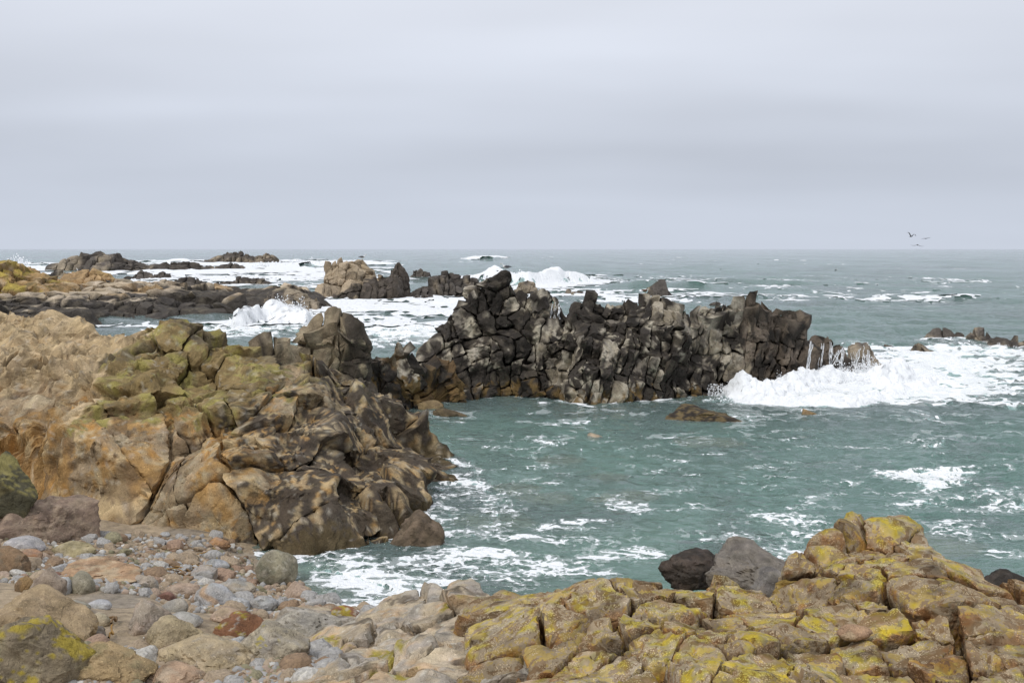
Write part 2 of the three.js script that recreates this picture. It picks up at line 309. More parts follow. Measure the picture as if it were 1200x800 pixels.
  if (man.length) {
    for (const p of pts) { let b = null, bd = 1e9; for (const m of man) { const d = ((p[0] - m.p[0]) ** 2 + (p[1] - m.p[1]) ** 2 + (p[2] - m.p[2]) ** 2) - 0.25 * m.r * m.r; if (d < bd) { bd = d; b = m; } } b.list.push(p); }
    for (const m of man) {
      if (m.list.length < 4) continue; const pl = [];
      for (const t of man) { if (t === m || t.list.length < 4) continue; const n = [t.p[0] - m.p[0], t.p[1] - m.p[1], t.p[2] - m.p[2]], L = Math.hypot(...n); if (L > 3.2 * (m.r + t.r)) continue; const w = (L * L + 0.25 * (m.r * m.r - t.r * t.r)) / (2 * L); for (let k = 0; k < 3; k++) n[k] /= L; pl.push([...n, n[0] * m.p[0] + n[1] * m.p[1] + n[2] * m.p[2] + w - ((o.manGap ?? 0.006) + (o.gap ?? 0.03) * rnd() * rnd() * 1.8) * m.r]); }
      const own = spAt; split(m.list, pl, (rnd() - 0.5) * (o.manStep ?? 0.14) * m.r, 0, [(rnd() - 0.5) * 2 * (o.manTilt ?? 0.14), (rnd() - 0.5) * 2 * (o.manTilt ?? 0.14)]);
    }
  } else split(pts, [], 0, 0, [0, 0]);
  // one continuous warp for all blocks: joints wander, faces turn craggy
  const wl = 1 / (sp0 * 1.7), wa = (o.wander ?? 0.3) * sp0, ca = (o.crag ?? 0.25) * sp0, w2 = wl * 0.8, _w = [0, 0, 0];
  const warp = (x, y, z) => {
    const h = H(x, z), ex = 0.3 * sp0, gx = (H(x + ex, z) - H(x - ex, z)) / 2 / ex, gz = (H(x, z + ex) - H(x, z - ex)) / 2 / ex, l = Math.sqrt(1 + gx * gx + gz * gz);
    let f = fbm(x * w2 + 31, y * w2, z * w2, 2) * 2.2; const fl = Math.floor(f), fr = f - fl; f = (fl + sstep(0.3, 0.7, fr)) / 2.2; // ledges
    const d = ca * (0.9 * f + 0.55 * ridged(x * wl * 2.1, y * wl * 2.1 + 12, z * wl * 2.1, 3) - 0.3);
    _w[0] = x + wa * fbm(x * wl, y * wl, z * wl + 7, 2) - gx / l * d; _w[1] = y + 0.7 * wa * fbm(x * wl + 19, y * wl, z * wl, 2) + d / l; _w[2] = z + wa * fbm(x * wl, y * wl + 23, z * wl, 2) - gz / l * d;
  };
  const ppx = o.ppx || 2.6; let tris = 0, made = 0; const done = [];
  for (const s of leaves) {
    let c = s.c, rad = 0; const hs = H(c[0], c[2]); c = [c[0], Math.min(c[1], hs + s.off - 0.12 * s.size), c[2]];
    for (const p of s.list) rad = Math.max(rad, Math.hypot(p[0] - c[0], p[1] - c[1], p[2] - c[2])); if (rad < 0.1 * s.size) continue;
    const cap = rad * 1.12 + 0.1 * s.size, pl = []; let bad = false;
    for (const q of s.planes) { const w = q[3] - (q[0] * c[0] + q[1] * c[1] + q[2] * c[2]); if (w < 0.02 * s.size) { bad = w < -0.1 * s.size; pl.push([q[0], q[1], q[2], 0.02 * s.size]); } else if (w < cap) pl.push([q[0], q[1], q[2], w]); }
    if (bad) continue;
    const D = Math.hypot(c[0], c[1] - EYE, c[2]), det = Math.round(clamp(0.5 * 2 * rad * F / D / ppx - 1, 2, o.maxDetail || 22));
    // its outer face: a joint plane near the slope of the mass, so that blocks end in flat faces and ledges
    const ge = 0.5 * s.size, gx0 = (H(c[0] + ge, c[2]) - H(c[0] - ge, c[2])) / 2 / ge, gz0 = (H(c[0], c[2] + ge) - H(c[0], c[2] - ge)) / 2 / ge, gl0 = Math.sqrt(1 + gx0 * gx0 + gz0 * gz0), N0 = [-gx0 / gl0, 1 / gl0, -gz0 / gl0];
    let bj = null, bd = 0; for (const d of J) { const t = d[0] * N0[0] + d[1] * N0[1] + d[2] * N0[2]; if (Math.abs(t) > bd) { bd = Math.abs(t); bj = t < 0 ? [-d[0], -d[1], -d[2]] : d; } }
    const fm = (o.facetMix ?? 0.45) * (0.5 + rnd()), fn = [0, 1, 2].map((k) => lerp(bj[k], N0[k], clamp(fm)) + (rnd() - 0.5) * 0.3), fl0 = Math.hypot(...fn); for (let k = 0; k < 3; k++) fn[k] /= fl0;
    const fd = Math.max(((hs - c[1]) / gl0) + s.off * 0.8, 0.1 * s.size), soft = (o.soft ?? 0.22) * s.size, isFacet = rnd() < (o.facet ?? 0.85);
    const { dirs, idx } = ico(det), pos = new Float32Array(dirs.length), up = s.off + (isFacet ? soft : 0), tone = rnd(), id = rnd() * 50, r0 = Math.min(rad, s.size), pk = lerp(o.pMin || 30, o.pMax || 160, rnd());
    for (let k = 0; k < dirs.length; k += 3) {
      const dx = dirs[k], dy = dirs[k + 1], dz = dirs[k + 2]; let mn = 1 / cap;
      for (let i = 0; i < pl.length; i++) { const q = pl[i], v = (q[0] * dx + q[1] * dy + q[2] * dz) / q[3]; if (v > mn) mn = v; }
      let hi = 1.25 / mn, hs = 0; 
      const over = (R) => c[1] + dy * R - H(c[0] + dx * R, c[2] + dz * R) - up - (s.tl[0] * dx + s.tl[1] * dz) * R;
      { const st = hi / 9; let R = 0; while (R < hi && over(R) <= 0) R += st; if (R < hi || over(hi) > 0) { let lo = Math.max(0, R - st), h1 = Math.min(R, hi); for (let b = 0; b < 7; b++) { const mm = (lo + h1) / 2; if (over(mm) > 0) h1 = mm; else lo = mm; } hs = 1 / Math.max(h1, 0.1 * s.size); } }
      if (hs > mn) mn = hs; let fv = isFacet ? (fn[0] * dx + fn[1] * dy + fn[2] * dz) / fd : 0; if (fv > mn) mn = fv;
      let sum = Math.pow(1 / cap / mn, pk) + Math.pow(hs / mn, pk) + (fv > 0 ? Math.pow(fv / mn, pk) : 0);
      for (let i = 0; i < pl.length; i++) { const q = pl[i], v = (q[0] * dx + q[1] * dy + q[2] * dz) / q[3] / mn; if (v > 0.3) sum += Math.pow(v, pk); }
      let R = Math.pow(sum, -1 / pk) / mn;
      const X = c[0] + dx * R, Y = c[1] + dy * R, Z = c[2] + dz * R, w = 1 / r0;
      const cs = 2.6 / s.size; R += s.size * ((o.n1 ?? 0.035) * noise(X * w * 0.9 + id, Y * w * 0.9, Z * w * 0.9) + (o.n2 ?? 0.018) * fbm(X * w * 4.1, Y * w * 4.1 + id, Z * w * 4.1, 2) + (o.chip ?? 0.085) * chips(X * cs + id, Y * cs * 0.8, Z * cs) + (o.chip ?? 0.085) * 0.4 * chips(X * cs * 2.7, Y * cs * 2.7, Z * cs * 2.7 + id));
      if (o.carve) R += o.carve(X, Y, Z, r0, id);
      R = Math.max(R, 0.03 * r0); warp(c[0] + dx * R, c[1] + dy * R, c[2] + dz * R); pos[k] = _w[0] - c[0]; pos[k + 1] = _w[1] - c[1]; pos[k + 2] = _w[2] - c[2];
    }
    const deep = new Uint8Array(pos.length / 3), lim = (Math.max(o.sink ?? 0.4, 0.3) + 0.28) * sp0, use = [];      // nothing is kept that lies deep inside the mass
    for (let k = 0; k < pos.length; k += 3) { const X = c[0] + pos[k], Z = c[2] + pos[k + 2], h = H(X, Z), gx = (H(X + 0.2, Z) - h) / 0.2, gz = (H(X, Z + 0.2) - h) / 0.2; deep[k / 3] = (h - c[1] - pos[k + 1]) / Math.sqrt(1 + gx * gx + gz * gz) > lim ? 1 : 0; }
    for (let t = 0; t < idx.length; t += 3) if (!(deep[idx[t]] && deep[idx[t + 1]] && deep[idx[t + 2]])) use.push(idx[t], idx[t + 1], idx[t + 2]);
    if (use.length < idx.length) {                      // keep the one piece that shows
      const par = new Int32Array(pos.length / 3).map((_, i) => i), find = (i) => { while (par[i] !== i) i = par[i] = par[par[i]]; return i; };
      for (let t = 0; t < use.length; t += 3) { const a = find(use[t]); par[find(use[t + 1])] = a; par[find(use[t + 2])] = a; }
      const num = new Map(); for (let t = 0; t < use.length; t += 3) { const a = find(use[t]); num.set(a, (num.get(a) || 0) + 1); }
      if (num.size > 1) { const big = [...num].sort((a, b) => b[1] - a[1])[0][0]; let k = 0; for (let t = 0; t < use.length; t += 3) if (find(use[t]) === big) { use[k] = use[t]; use[k + 1] = use[t + 1]; use[k + 2] = use[t + 2]; k += 3; } use.length = k; }
    }
    if (use.length < 12) continue;
    const g = finish(pos, use, c, (X, Y, Z, nx, ny, nzz, out) => o.colour(X, Y, Z, nx, ny, nzz, tone, out), id);
    done.push([g, c, rad / D]);
    tris += use.length / 3; made++;
  }
  done.sort((a, b) => b[2] - a[2]);
  done.slice(0, 300).forEach(([g, c]) => part('rock_block', g, o.mat, root, [c[0] - org[0], c[1] - org[1], c[2] - org[2]]));
  if (done.length > 300) { const gs = done.slice(300).map(([g, c]) => g.translate(c[0] - org[0], c[1] - org[1], c[2] - org[2])), m = part('small_rock_fragments', mergeGeometries(gs), o.mat, root); m.userData.kind = 'stuff'; }
  // the bedrock under and between the blocks
  const bc = o.bedCell || sp0 / 4, nx = Math.ceil((x1 - x0) / bc), nzc = Math.ceil((z1 - z0) / bc), vid = new Int32Array((nx + 1) * (nzc + 1)).fill(-1), pos = [], idx = [];
  const ok = (x, z) => H(x, z) > floor - 1.2 && (!o.keepBed || o.keepBed(x, z));
  const vert = (i, j) => {
    const k = j * (nx + 1) + i; if (vid[k] >= 0) return vid[k];
    const x = x0 + i * bc, z = z0 + j * bc, h = H(x, z), gx = (H(x + bc, z) - H(x - bc, z)) / 2 / bc, gz = (H(x, z + bc) - H(x, z - bc)) / 2 / bc, l = Math.sqrt(1 + gx * gx + gz * gz);
    const s = sm(x, h, z), d = -(o.sink ?? 0.4) * sp0 * (1 - s) + (o.bedNoise ?? 0.3) * sp0 * fbm(x * 0.9 / sp0, h * 0.9 / sp0, z * 0.9 / sp0, 4) + (o.bedCarve ? o.bedCarve(x, h, z, s) : 0);
    warp(x - gx / l * d, h + d / l, z - gz / l * d); pos.push(_w[0] - org[0], _w[1] - org[1], _w[2] - org[2]); return vid[k] = pos.length / 3 - 1;
  };
  for (let j = 0; j < nzc; j++) for (let i = 0; i < nx; i++) {
    const x = x0 + i * bc, z = z0 + j * bc; if (!ok(x, z) || !ok(x + bc, z) || !ok(x, z + bc) || !ok(x + bc, z + bc)) continue;
    const a = vert(i, j), b = vert(i + 1, j), c = vert(i, j + 1), d = vert(i + 1, j + 1); idx.push(a, c, b, b, c, d);
  }
  if (idx.length) part('bedrock', finish(new Float32Array(pos), idx, org, (X, Y, Z, a, b, c, out) => o.colour(X, Y, Z, a, b, c, 0.35, out)), o.mat, root);
  console.log(o.name, made, 'blocks', tris, 'tris; bedrock', idx.length / 3, Date.now() - t0, 'ms');
  root.userData.H = undefined; delete root.userData.H;
  BUILT.push({ root, H, box: [x0 - 0.8, x1 + 0.8, z0 - 0.8, z1 + 0.8] });
  return { root, H };
}
const mixc = (out, c, t) => { out[0] = lerp(out[0], c[0], t); out[1] = lerp(out[1], c[1], t); out[2] = lerp(out[2], c[2], t); };
const setc = (out, c, k = 1) => { out[0] = c[0] * k; out[1] = c[1] * k; out[2] = c[2] * k; };
// ------------------------------------------------------------------ near ground heights
function idw(list, pw = 2, soft = 0.4) { const pts = list.map((c) => c.length > 3 ? [c[0], c[1], c[2]] : at(...c)); return (x, z) => { let s = 0, w = 0; for (const p of pts) { const d = (p[0] - x) ** 2 + (p[2] - z) ** 2 + soft, k = 1 / Math.pow(d, pw); s += k * p[1]; w += k; } return s / w; }; }
const beachPts = [[330, 642, 29.3], [200, 636, 28.2], [100, 640, 26.5], [0, 640, 25], [-150, 640, 24], [250, 700, 23], [100, 700, 21], [0, 700, 19], [-150, 700, 18], [300, 750, 18], [150, 750, 17], [0, 760, 15], [400, 735, 19.5], [380, 715, 22.5], [450, 770, 15.5], [330, 800, 13.5], [200, 800, 13.5], [50, 800, 13], [-150, 800, 12]];
const seaPts = [[345, 690, 0.05], [420, 722, 0.0], [470, 712, -0.25], [400, 660, -0.35], [500, 660, -0.8], [450, 620, -0.8], [600, 640, -1.3], [560, 690, -0.7], [700, 620, -1.7], [800, 650, -1.9], [900, 640, -2.4], [1100, 640, -3], [1200, 660, -3], [600, 560, -2.0], [750, 540, -2.6], [900, 540, -3.6], [1100, 540, -4.5], [550, 500, -2.2], [700, 490, -2.8], [900, 490, -4], [1150, 480, -5], [480, 440, -3], [300, 400, -4], [600, 400, -6], [1000, 400, -7], [1400, 500, -6], [1400, 700, -4]];
const beachH0 = idw([...beachPts, ...seaPts.map((s) => { const p = sea(s[0], s[1]); return [p[0], s[2], p[2], 1]; }), [4, 0.6, -13, 1], [8, 0.6, -11, 1], [0, 1.2, -9, 1], [-6, 2.6, -9, 1]], 2, 0.8);
const beachH = (x, z) => { const D = -z; return lerp(beachH0(x, z), -7, sstep(70, 130, D)) + 0.05 * fbm(x * 0.9, z * 0.9, 2, 4); };

// the ground: sand of the beach running on as the sea bed
const axis = (a, b, c, grow, far) => { const out = []; for (let v = a; v <= b + 1e-6; v += c) out.push(v); let s = c, v = b; while (v < far) { s *= grow; v += s; out.push(v); } return out; };
function sheet(xs, zs, hf, colour) {
  const nx = xs.length, nz = zs.length, pos = new Float32Array(nx * nz * 3), uv = new Float32Array(nx * nz * 2), col = colour && new Float32Array(nx * nz * 3), I = new Uint32Array((nx - 1) * (nz - 1) * 6);
  for (let j = 0; j < nz; j++) for (let i = 0; i < nx; i++) { const k = j * nx + i, x = xs[i], z = zs[j]; pos[k * 3] = x; pos[k * 3 + 1] = hf(x, z); pos[k * 3 + 2] = z; uv[k * 2] = x; uv[k * 2 + 1] = z; if (col) { colour(x, pos[k * 3 + 1], z, _c); col.set(_c, k * 3); } }
  let q = 0; for (let j = 0; j < nz - 1; j++) for (let i = 0; i < nx - 1; i++) { const a = j * nx + i, b = a + 1, c = a + nx, d = c + 1; I[q++] = a; I[q++] = b; I[q++] = c; I[q++] = b; I[q++] = d; I[q++] = c; }
  const g = new THREE.BufferGeometry(); g.setAttribute('position', new THREE.BufferAttribute(pos, 3)); g.setAttribute('uv', new THREE.BufferAttribute(uv, 2)); if (col) g.setAttribute('color', new THREE.BufferAttribute(col, 3)); g.setIndex(new THREE.BufferAttribute(I, 1)); g.computeVertexNormals(); return g;
}
const both = (a, b, c, grow, far) => { const r = axis(a, b, c, grow, far), l = axis(-b, -a, c, grow, far).map((v) => -v).filter((v) => v < a - 1e-6).reverse(); return [...l, ...r]; };
{
  const xs = both(-18, 20, 0.25, 1.15, 26000), zs = axis(7, 40, 0.22, 1.12, 26000).map((v) => -v);
  const g = sheet(xs, zs, beachH, (x, y, z, out) => { const n = fbm(x * 0.7, z * 0.7, 5, 4), m = fbm(x * 3, z * 3, 9, 3); setc(out, [0.37, 0.29, 0.195], 1.3 * (1 + 0.2 * n + 0.25 * m)); if (fbm(x * 0.4, z * 0.4, 31, 3) > 0.25) mixc(out, [0.33, 0.29, 0.24], 0.7); const bed = y + 0.12 * n; if (bed < -0.12) { setc(out, [0.80, 0.74, 0.60], 1 + 0.12 * m); mixc(out, [0.16, 0.13, 0.08], sstep(0.14, 0.3, fbm(x * 0.33, z * 0.33, 44, 4))); } });
  const m = new THREE.MeshStandardMaterial({ vertexColors: true, roughness: 0.95, map: rep(granite, 1.7), bumpMap: rep(rockBump, 1.3), bumpScale: 0.04 });
  const o = part('beach_and_sea_bed', g, m, scene); tag(o, 'tan sand of the pebble cove running down under the water', 'ground', null, 'structure');
}

// ------------------------------------------------------------------ foreground: lichen covered granite and the paler ledge beside it
const shelfTop = idw([[505, 690, 18], [560, 690, 16.2], [600, 697, 15], [640, 695, 14.2], [700, 684, 13.9], [745, 690, 13.3], [810, 685, 13.6], [860, 684, 13.5], [905, 705, 13.2], [940, 668, 13.9], [1000, 641, 14.6], [1050, 611, 14.8], [1085, 640, 14.2], [1130, 660, 13.3], [1165, 690, 12.6], [1200, 712, 12.2], [1300, 760, 11.6],
  [400, 740, 18.6], [440, 722, 17.6], [480, 720, 17], [330, 745, 17.6], [560, 730, 13.8], [640, 745, 12], [740, 740, 11.8], [790, 715, 12.5], [850, 735, 11.8], [930, 735, 11.8], [985, 715, 12.3], [1050, 675, 12.9], [1110, 680, 12.3], [1060, 745, 11.4], [1170, 750, 11], [965, 765, 11.0],
  [330, 800, 13.4], [450, 800, 12.5], [400, 770, 15.2], [490, 765, 14.2], [560, 800, 11.5], [700, 800, 10.4], [850, 800, 10], [1000, 800, 9.9], [1150, 800, 9.7], [700, 900, 8.6], [1000, 900, 8.2], [1250, 850, 9]], 2, 0.12);
const rim = [[300, 21], [330, 20.5], [380, 20], [440, 19], [500, 18.3], [560, 16.6], [600, 15.3], [650, 14.6], [700, 14.3], [750, 13.7], [810, 13.9], [870, 13.8], [905, 13.6], [940, 14.3], [1000, 15.1], [1050, 15.4], [1085, 14.7], [1130, 13.9], [1165, 13.2], [1200, 12.8], [1300, 12.3]].map(([px, D]) => [(px - 600) / F * D * 1.03, D]);
const shelfH = (x, z) => { const d = -z - interp(rim, x, 1); return shelfTop(x, z) - (d > 0 ? d * 2.4 : 0); };
const LICHEN = [0.27, 0.225, 0.028], LICHEN2 = [0.20, 0.185, 0.055], GRAN = [0.215, 0.162, 0.108], RUST = [0.235, 0.112, 0.042], PALE = [0.33, 0.285, 0.225];
function lichenRock(X, Y, Z, nx, ny, nz, tone, out) {
  const a = fbm(X * 0.9, Y * 0.9, Z * 0.9, 4), b = fbm(X * 3.1 + 9, Y * 3.1, Z * 3.1, 4), d = fbm(X * 9 + 3, Y * 9, Z * 9, 4);
  setc(out, [0.36, 0.29, 0.20], 0.78 + 0.45 * tone); mixc(out, [0.47, 0.41, 0.32], sstep(0.0, 0.35, a + 0.6 * b) * 0.7);
  mixc(out, [0.30, 0.165, 0.075], sstep(0.1, 0.26, 0.6 * b - 0.4 * a + 0.3 * d + (ny < 0.5 ? 0.2 : -0.2) + (tone - 0.5) * 0.3) * 0.8);
  mixc(out, [0.10, 0.072, 0.05], sstep(0.2, 0.4, fbm(X * 1.7, Y * 1.7 + 40, Z * 1.7, 4) - 0.1 * ny + 0.25 * d) * 0.6);
  const up = ny + 0.45 * a + 0.6 * b + 0.45 * d + (tone - 0.5) * 0.5;      // lichen: crusts with a frayed outline on what faces up
  mixc(out, [0.31, 0.275, 0.12], sstep(1.0, 1.12, up) * 0.6);
  mixc(out, [0.42, 0.35, 0.06], sstep(0.43, 0.5, b * 0.8 + 0.6 * d + 0.45 * a - (ny > 0.4 ? -0.02 : 0.4) + (tone - 0.5) * 0.3) * 0.85);
}
const groove = (X, Y, Z, r0, id) => -r0 * 0.09 * sstep(0.8, 0.97, ridged(X * 0.9 / r0 + id, Y * 0.9 / r0, Z * 0.9 / r0 + 3, 2));
const xAt = (px, D) => (px - 600) / F * D;
rockMass({ name: 'granite_outcrop', label: 'big fractured granite outcrop crusted with yellow lichen above the cove water', category: 'rock outcrop', seed: 3, H: shelfH, mat: M_LICHEN, pMin: 26, pMax: 120, chip: 0.05,
  box: [-1.3, 8.6, -16.2, -8.6], near: 8.2, far: 19, sp: 1.25, crag: 0.1, wander: 0.14, floor: 1.5, cell: 0.08, rough: 0.16, gap: 0.06, manGap: 0.018, ppx: 4.3, maxDetail: 22, soft: 0.06, step: 0.05, tiltBy: 0.07, manStep: 0.08, manTilt: 0.1, facet: 0.6, carve: groove, colour: lichenRock, sink: 0.45, bedCell: 0.1,
  keep: (x, h, z) => x > xAt(592, -z) + 0.2,
  keepBed: (x, z) => x > xAt(560, -z),
  manual: [[622, 716, 40], [652, 706, 34], [700, 706, 55], [722, 680, 34], [744, 693, 42], [655, 735, 44], [613, 738, 46], [700, 738, 40], [672, 742, 34], [633, 770, 60], [676, 776, 55], [713, 785, 62], [737, 728, 36], [600, 785, 60], [787, 716, 85], [813, 690, 52], [860, 692, 60], [862, 722, 44], [815, 731, 34], [770, 762, 66], [822, 765, 70], [770, 798, 60], [862, 742, 24], [865, 757, 26], [900, 722, 62], [882, 748, 42], [933, 746, 62], [893, 778, 62], [950, 770, 40], [915, 800, 62], [965, 735, 36], [1005, 768, 58], [975, 792, 40], [940, 793, 34],
    [953, 685, 72], [945, 664, 32], [987, 664, 56], [1015, 692, 46], [987, 722, 70], [1040, 662, 40], [1022, 672, 44], [1040, 713, 50], [1110, 697, 120], [1064, 668, 44], [1000, 632, 56], [1046, 622, 46], [1068, 634, 40], [1036, 644, 44], [1075, 768, 90], [1118, 778, 66], [1158, 778, 64], [1022, 792, 62], [1046, 745, 56], [1165, 742, 66], [1196, 722, 56], [1192, 792, 64], [1150, 672, 46], [1180, 770, 40], [1100, 745, 46]] });
function paleRock(X, Y, Z, nx, ny, nz, tone, out) {
  const a = fbm(X * 0.8, Y * 0.8, Z * 0.8, 4), b = fbm(X * 2.7 + 9, Y * 2.7, Z * 2.7, 4), d = fbm(X * 9 + 3, Y * 9, Z * 9, 3);
  setc(out, [0.39, 0.325, 0.235], 0.88 + 0.24 * tone); mixc(out, [0.42, 0.285, 0.165], sstep(-0.05, 0.35, b + 0.4 * a) * 0.7); mixc(out, [0.31, 0.285, 0.25], sstep(0.05, 0.3, -a + 0.4 * b) * 0.8);
  mixc(out, [0.06, 0.05, 0.04], sstep(0.3, 0.5, fbm(X * 2.2, Y * 2.2 + 40, Z * 2.2, 4)) * 0.7);
  if (ny > 0.3) mixc(out, LICHEN, sstep(0.28, 0.36, a * 0.8 + 0.3 * b + 0.25 * d - 0.05) * 0.9);
  mixc(out, [0.5, 0.48, 0.42], sstep(0.5, 0.6, d + 0.2 * b) * 0.6);
}
rockMass({ name: 'granite_ledge', label: 'pale weathered granite ledge of rounded knobs between the pebbles and the lichen outcrop', category: 'rock ledge', seed: 8, H: shelfH, mat: M_NEAR,
  pMin: 14, pMax: 60, chip: 0.045, box: [-4.6, 1.2, -20.2, -9.5], near: 9, far: 22, sp: 1.3, crag: 0.14, wander: 0.16, step: 0.06, tiltBy: 0.08, floor: 0.8, cell: 0.08, rough: 0.2, ppx: 4.4, maxDetail: 16, soft: 0.15, carve: groove, colour: paleRock, sink: 0.4, bedCell: 0.1, bedNoise: 0.45,
  keep: (x, h, z) => x < xAt(592, -z) && x > xAt(365, -z) + 0.35 * noise(z, 0, 4) && -z < interp(rim, x, 1) + 0.6,
  keepBed: (x, z) => x < xAt(600, -z) && x > xAt(360, -z),
  manual: [[435, 737, 50], [487, 728, 40], [471, 744, 26], [505, 712, 44], [537, 692, 66], [556, 712, 52], [590, 700, 36], [520, 748, 50], [400, 788, 60], [372, 782, 50], [450, 772, 66], [520, 790, 74], [566, 762, 60], [575, 796, 60], [482, 764, 46], [420, 763, 34], [398, 760, 30], [545, 735, 50], [580, 732, 42]] });

// ------------------------------------------------------------------ the ochre headland
const headCrest = [[-160, 380, 44], [0, 372, 42], [50, 374, 41.5], [95, 392, 40], [125, 406, 38.5], [160, 398, 38.5], [183, 384, 38.5], [205, 374, 38.5], [225, 382, 38.5], [245, 396, 38.5], [285, 401, 38.5], [305, 416, 38.5], [335, 413, 38.5], [352, 423, 38.5], [385, 432, 39], [410, 448, 40], [440, 462, 41], [462, 480, 41.5], [485, 506, 40.5], [502, 528, 40], [530, 548, 39.5], [562, 566, 38]];
const headRidge = ridgeFn([
  { crest: headCrest, toe: [[-160, 600], [0, 606], [90, 626], [200, 630], [300, 637], [375, 645], [410, 637], [470, 622], [508, 590], [530, 578], [566, 570]], base: 0.2, prof: [[0, 0], [0.05, 0.22], [0.11, 0.46], [0.16, 0.55], [0.3, 0.62], [0.42, 0.7], [0.5, 0.8], [0.7, 0.9], [1, 1]], back: 1.2, side: 3, flat: 1.2 },
]);
const headH = (x, z) => { let h = headRidge(x, z); const g = sea(150, 560); // the gully of bare earth between the sand slope and the block pile
  const gx = (x - (-11.5)) / 1.5, along = sstep(-38.6, -35, z) * (1 - sstep(-31.5, -29.5, z)); h -= 0.9 * Math.exp(-gx * gx) * along * (h > 0.5 ? 1 : 0); return h; };
const xl = (px, D) => xAt(px, D);
function headSmooth(x, h, z) {                          // bare worn rock and earth, without blocks
  const along = x * 33.855 + 600, py = 0; const n = 0.35 * fbm(x * 0.5, h * 0.5, z * 0.5, 3);
  const left = 1 - sstep(100, 140, along + 60 * n), low = (1 - sstep(2.2, 3.2, h + 2 * n)) * (1 - sstep(200, 260, along + 120 * n));
  return Math.max(left, low) * 0.985;
}
function headRock(X, Y, Z, nx, ny, nz, tone, out) {
  const along = X * 33.855 + 600, a = fbm(X * 0.42, Y * 0.42, Z * 0.42, 4), b = fbm(X * 1.5 + 9, Y * 0.8, Z * 1.5, 4), d = fbm(X * 5 + 3, Y * 5, Z * 5, 3), s = fbm(X * 2.6, Y * 0.35, Z * 2.6 + 7, 4);
  // ochre rock; above it olive brown lichened blocks, at the seaward end black tide stain: each with its own ragged outline
  const right = sstep(-0.08, 0.08, (along - 322) / 90 + 0.9 * a + 0.6 * s + 0.3 * d), top = sstep(-0.1, 0.1, (Y - 3.6) / 1.4 + 0.8 * a + 0.4 * b + 0.3 * d);
  setc(out, [0.33, 0.205, 0.085], 0.9 + 0.2 * tone); mixc(out, [0.43, 0.325, 0.185], sstep(-0.05, 0.3, b + 0.3 * d)); mixc(out, [0.42, 0.225, 0.07], sstep(0.22, 0.36, s + 0.3 * d) * 0.7); mixc(out, [0.27, 0.25, 0.20], sstep(0.15, 0.35, -a + 0.3 * d) * 0.5);
  mixc(out, [0.13, 0.09, 0.055], sstep(0.2, 0.36, fbm(X * 0.9, Y * 0.5 + 50, Z * 0.9, 4) + 0.2 * d) * 0.7);
  if (along > 105 + 30 * a) { mixc(out, [0.195, 0.145, 0.068], top * 0.92); mixc(out, [0.27, 0.22, 0.10], top * sstep(0.0, 0.2, b + 0.4 * d) * 0.9); mixc(out, [0.11, 0.092, 0.065], top * sstep(0.1, 0.28, d * 0.6 - a) * 0.7); mixc(out, [0.27, 0.24, 0.06], top * sstep(0.3, 0.4, b + 0.6 * d) * 0.55); }
  else { mixc(out, [0.45, 0.35, 0.215], top * 0.85); mixc(out, [0.19, 0.145, 0.09], top * sstep(0.25, 0.4, d * 0.7 + b) * 0.6); }
  mixc(out, [0.055, 0.046, 0.038], right * sstep(-0.1, 0.1, -s * 1.1 - 0.2 * b + 0.3 * d + 0.34) * 0.93);
  mixc(out, [0.31, 0.25, 0.155], right * sstep(0.22, 0.36, s + 0.3 * d) * 0.75);
  mixc(out, [0.42, 0.39, 0.33], sstep(0.5, 0.62, d + 0.3 * s) * 0.4);
  if (along > 330) mixc(out, [0.085, 0.064, 0.034], sstep(0.12, -0.12, Y - 0.4 + 0.8 * a + 0.6 * d) * 0.9); // weed along the waterline
}
const strata = (X, Y, Z, r0) => -0.05 * sstep(0.7, 0.95, ridged(X * 0.5, Y * 1.6, Z * 0.5, 2)) - 0.05 * sstep(0.75, 0.95, ridged(X * 1.4 + 8, Y * 0.3, Z * 1.4, 2));
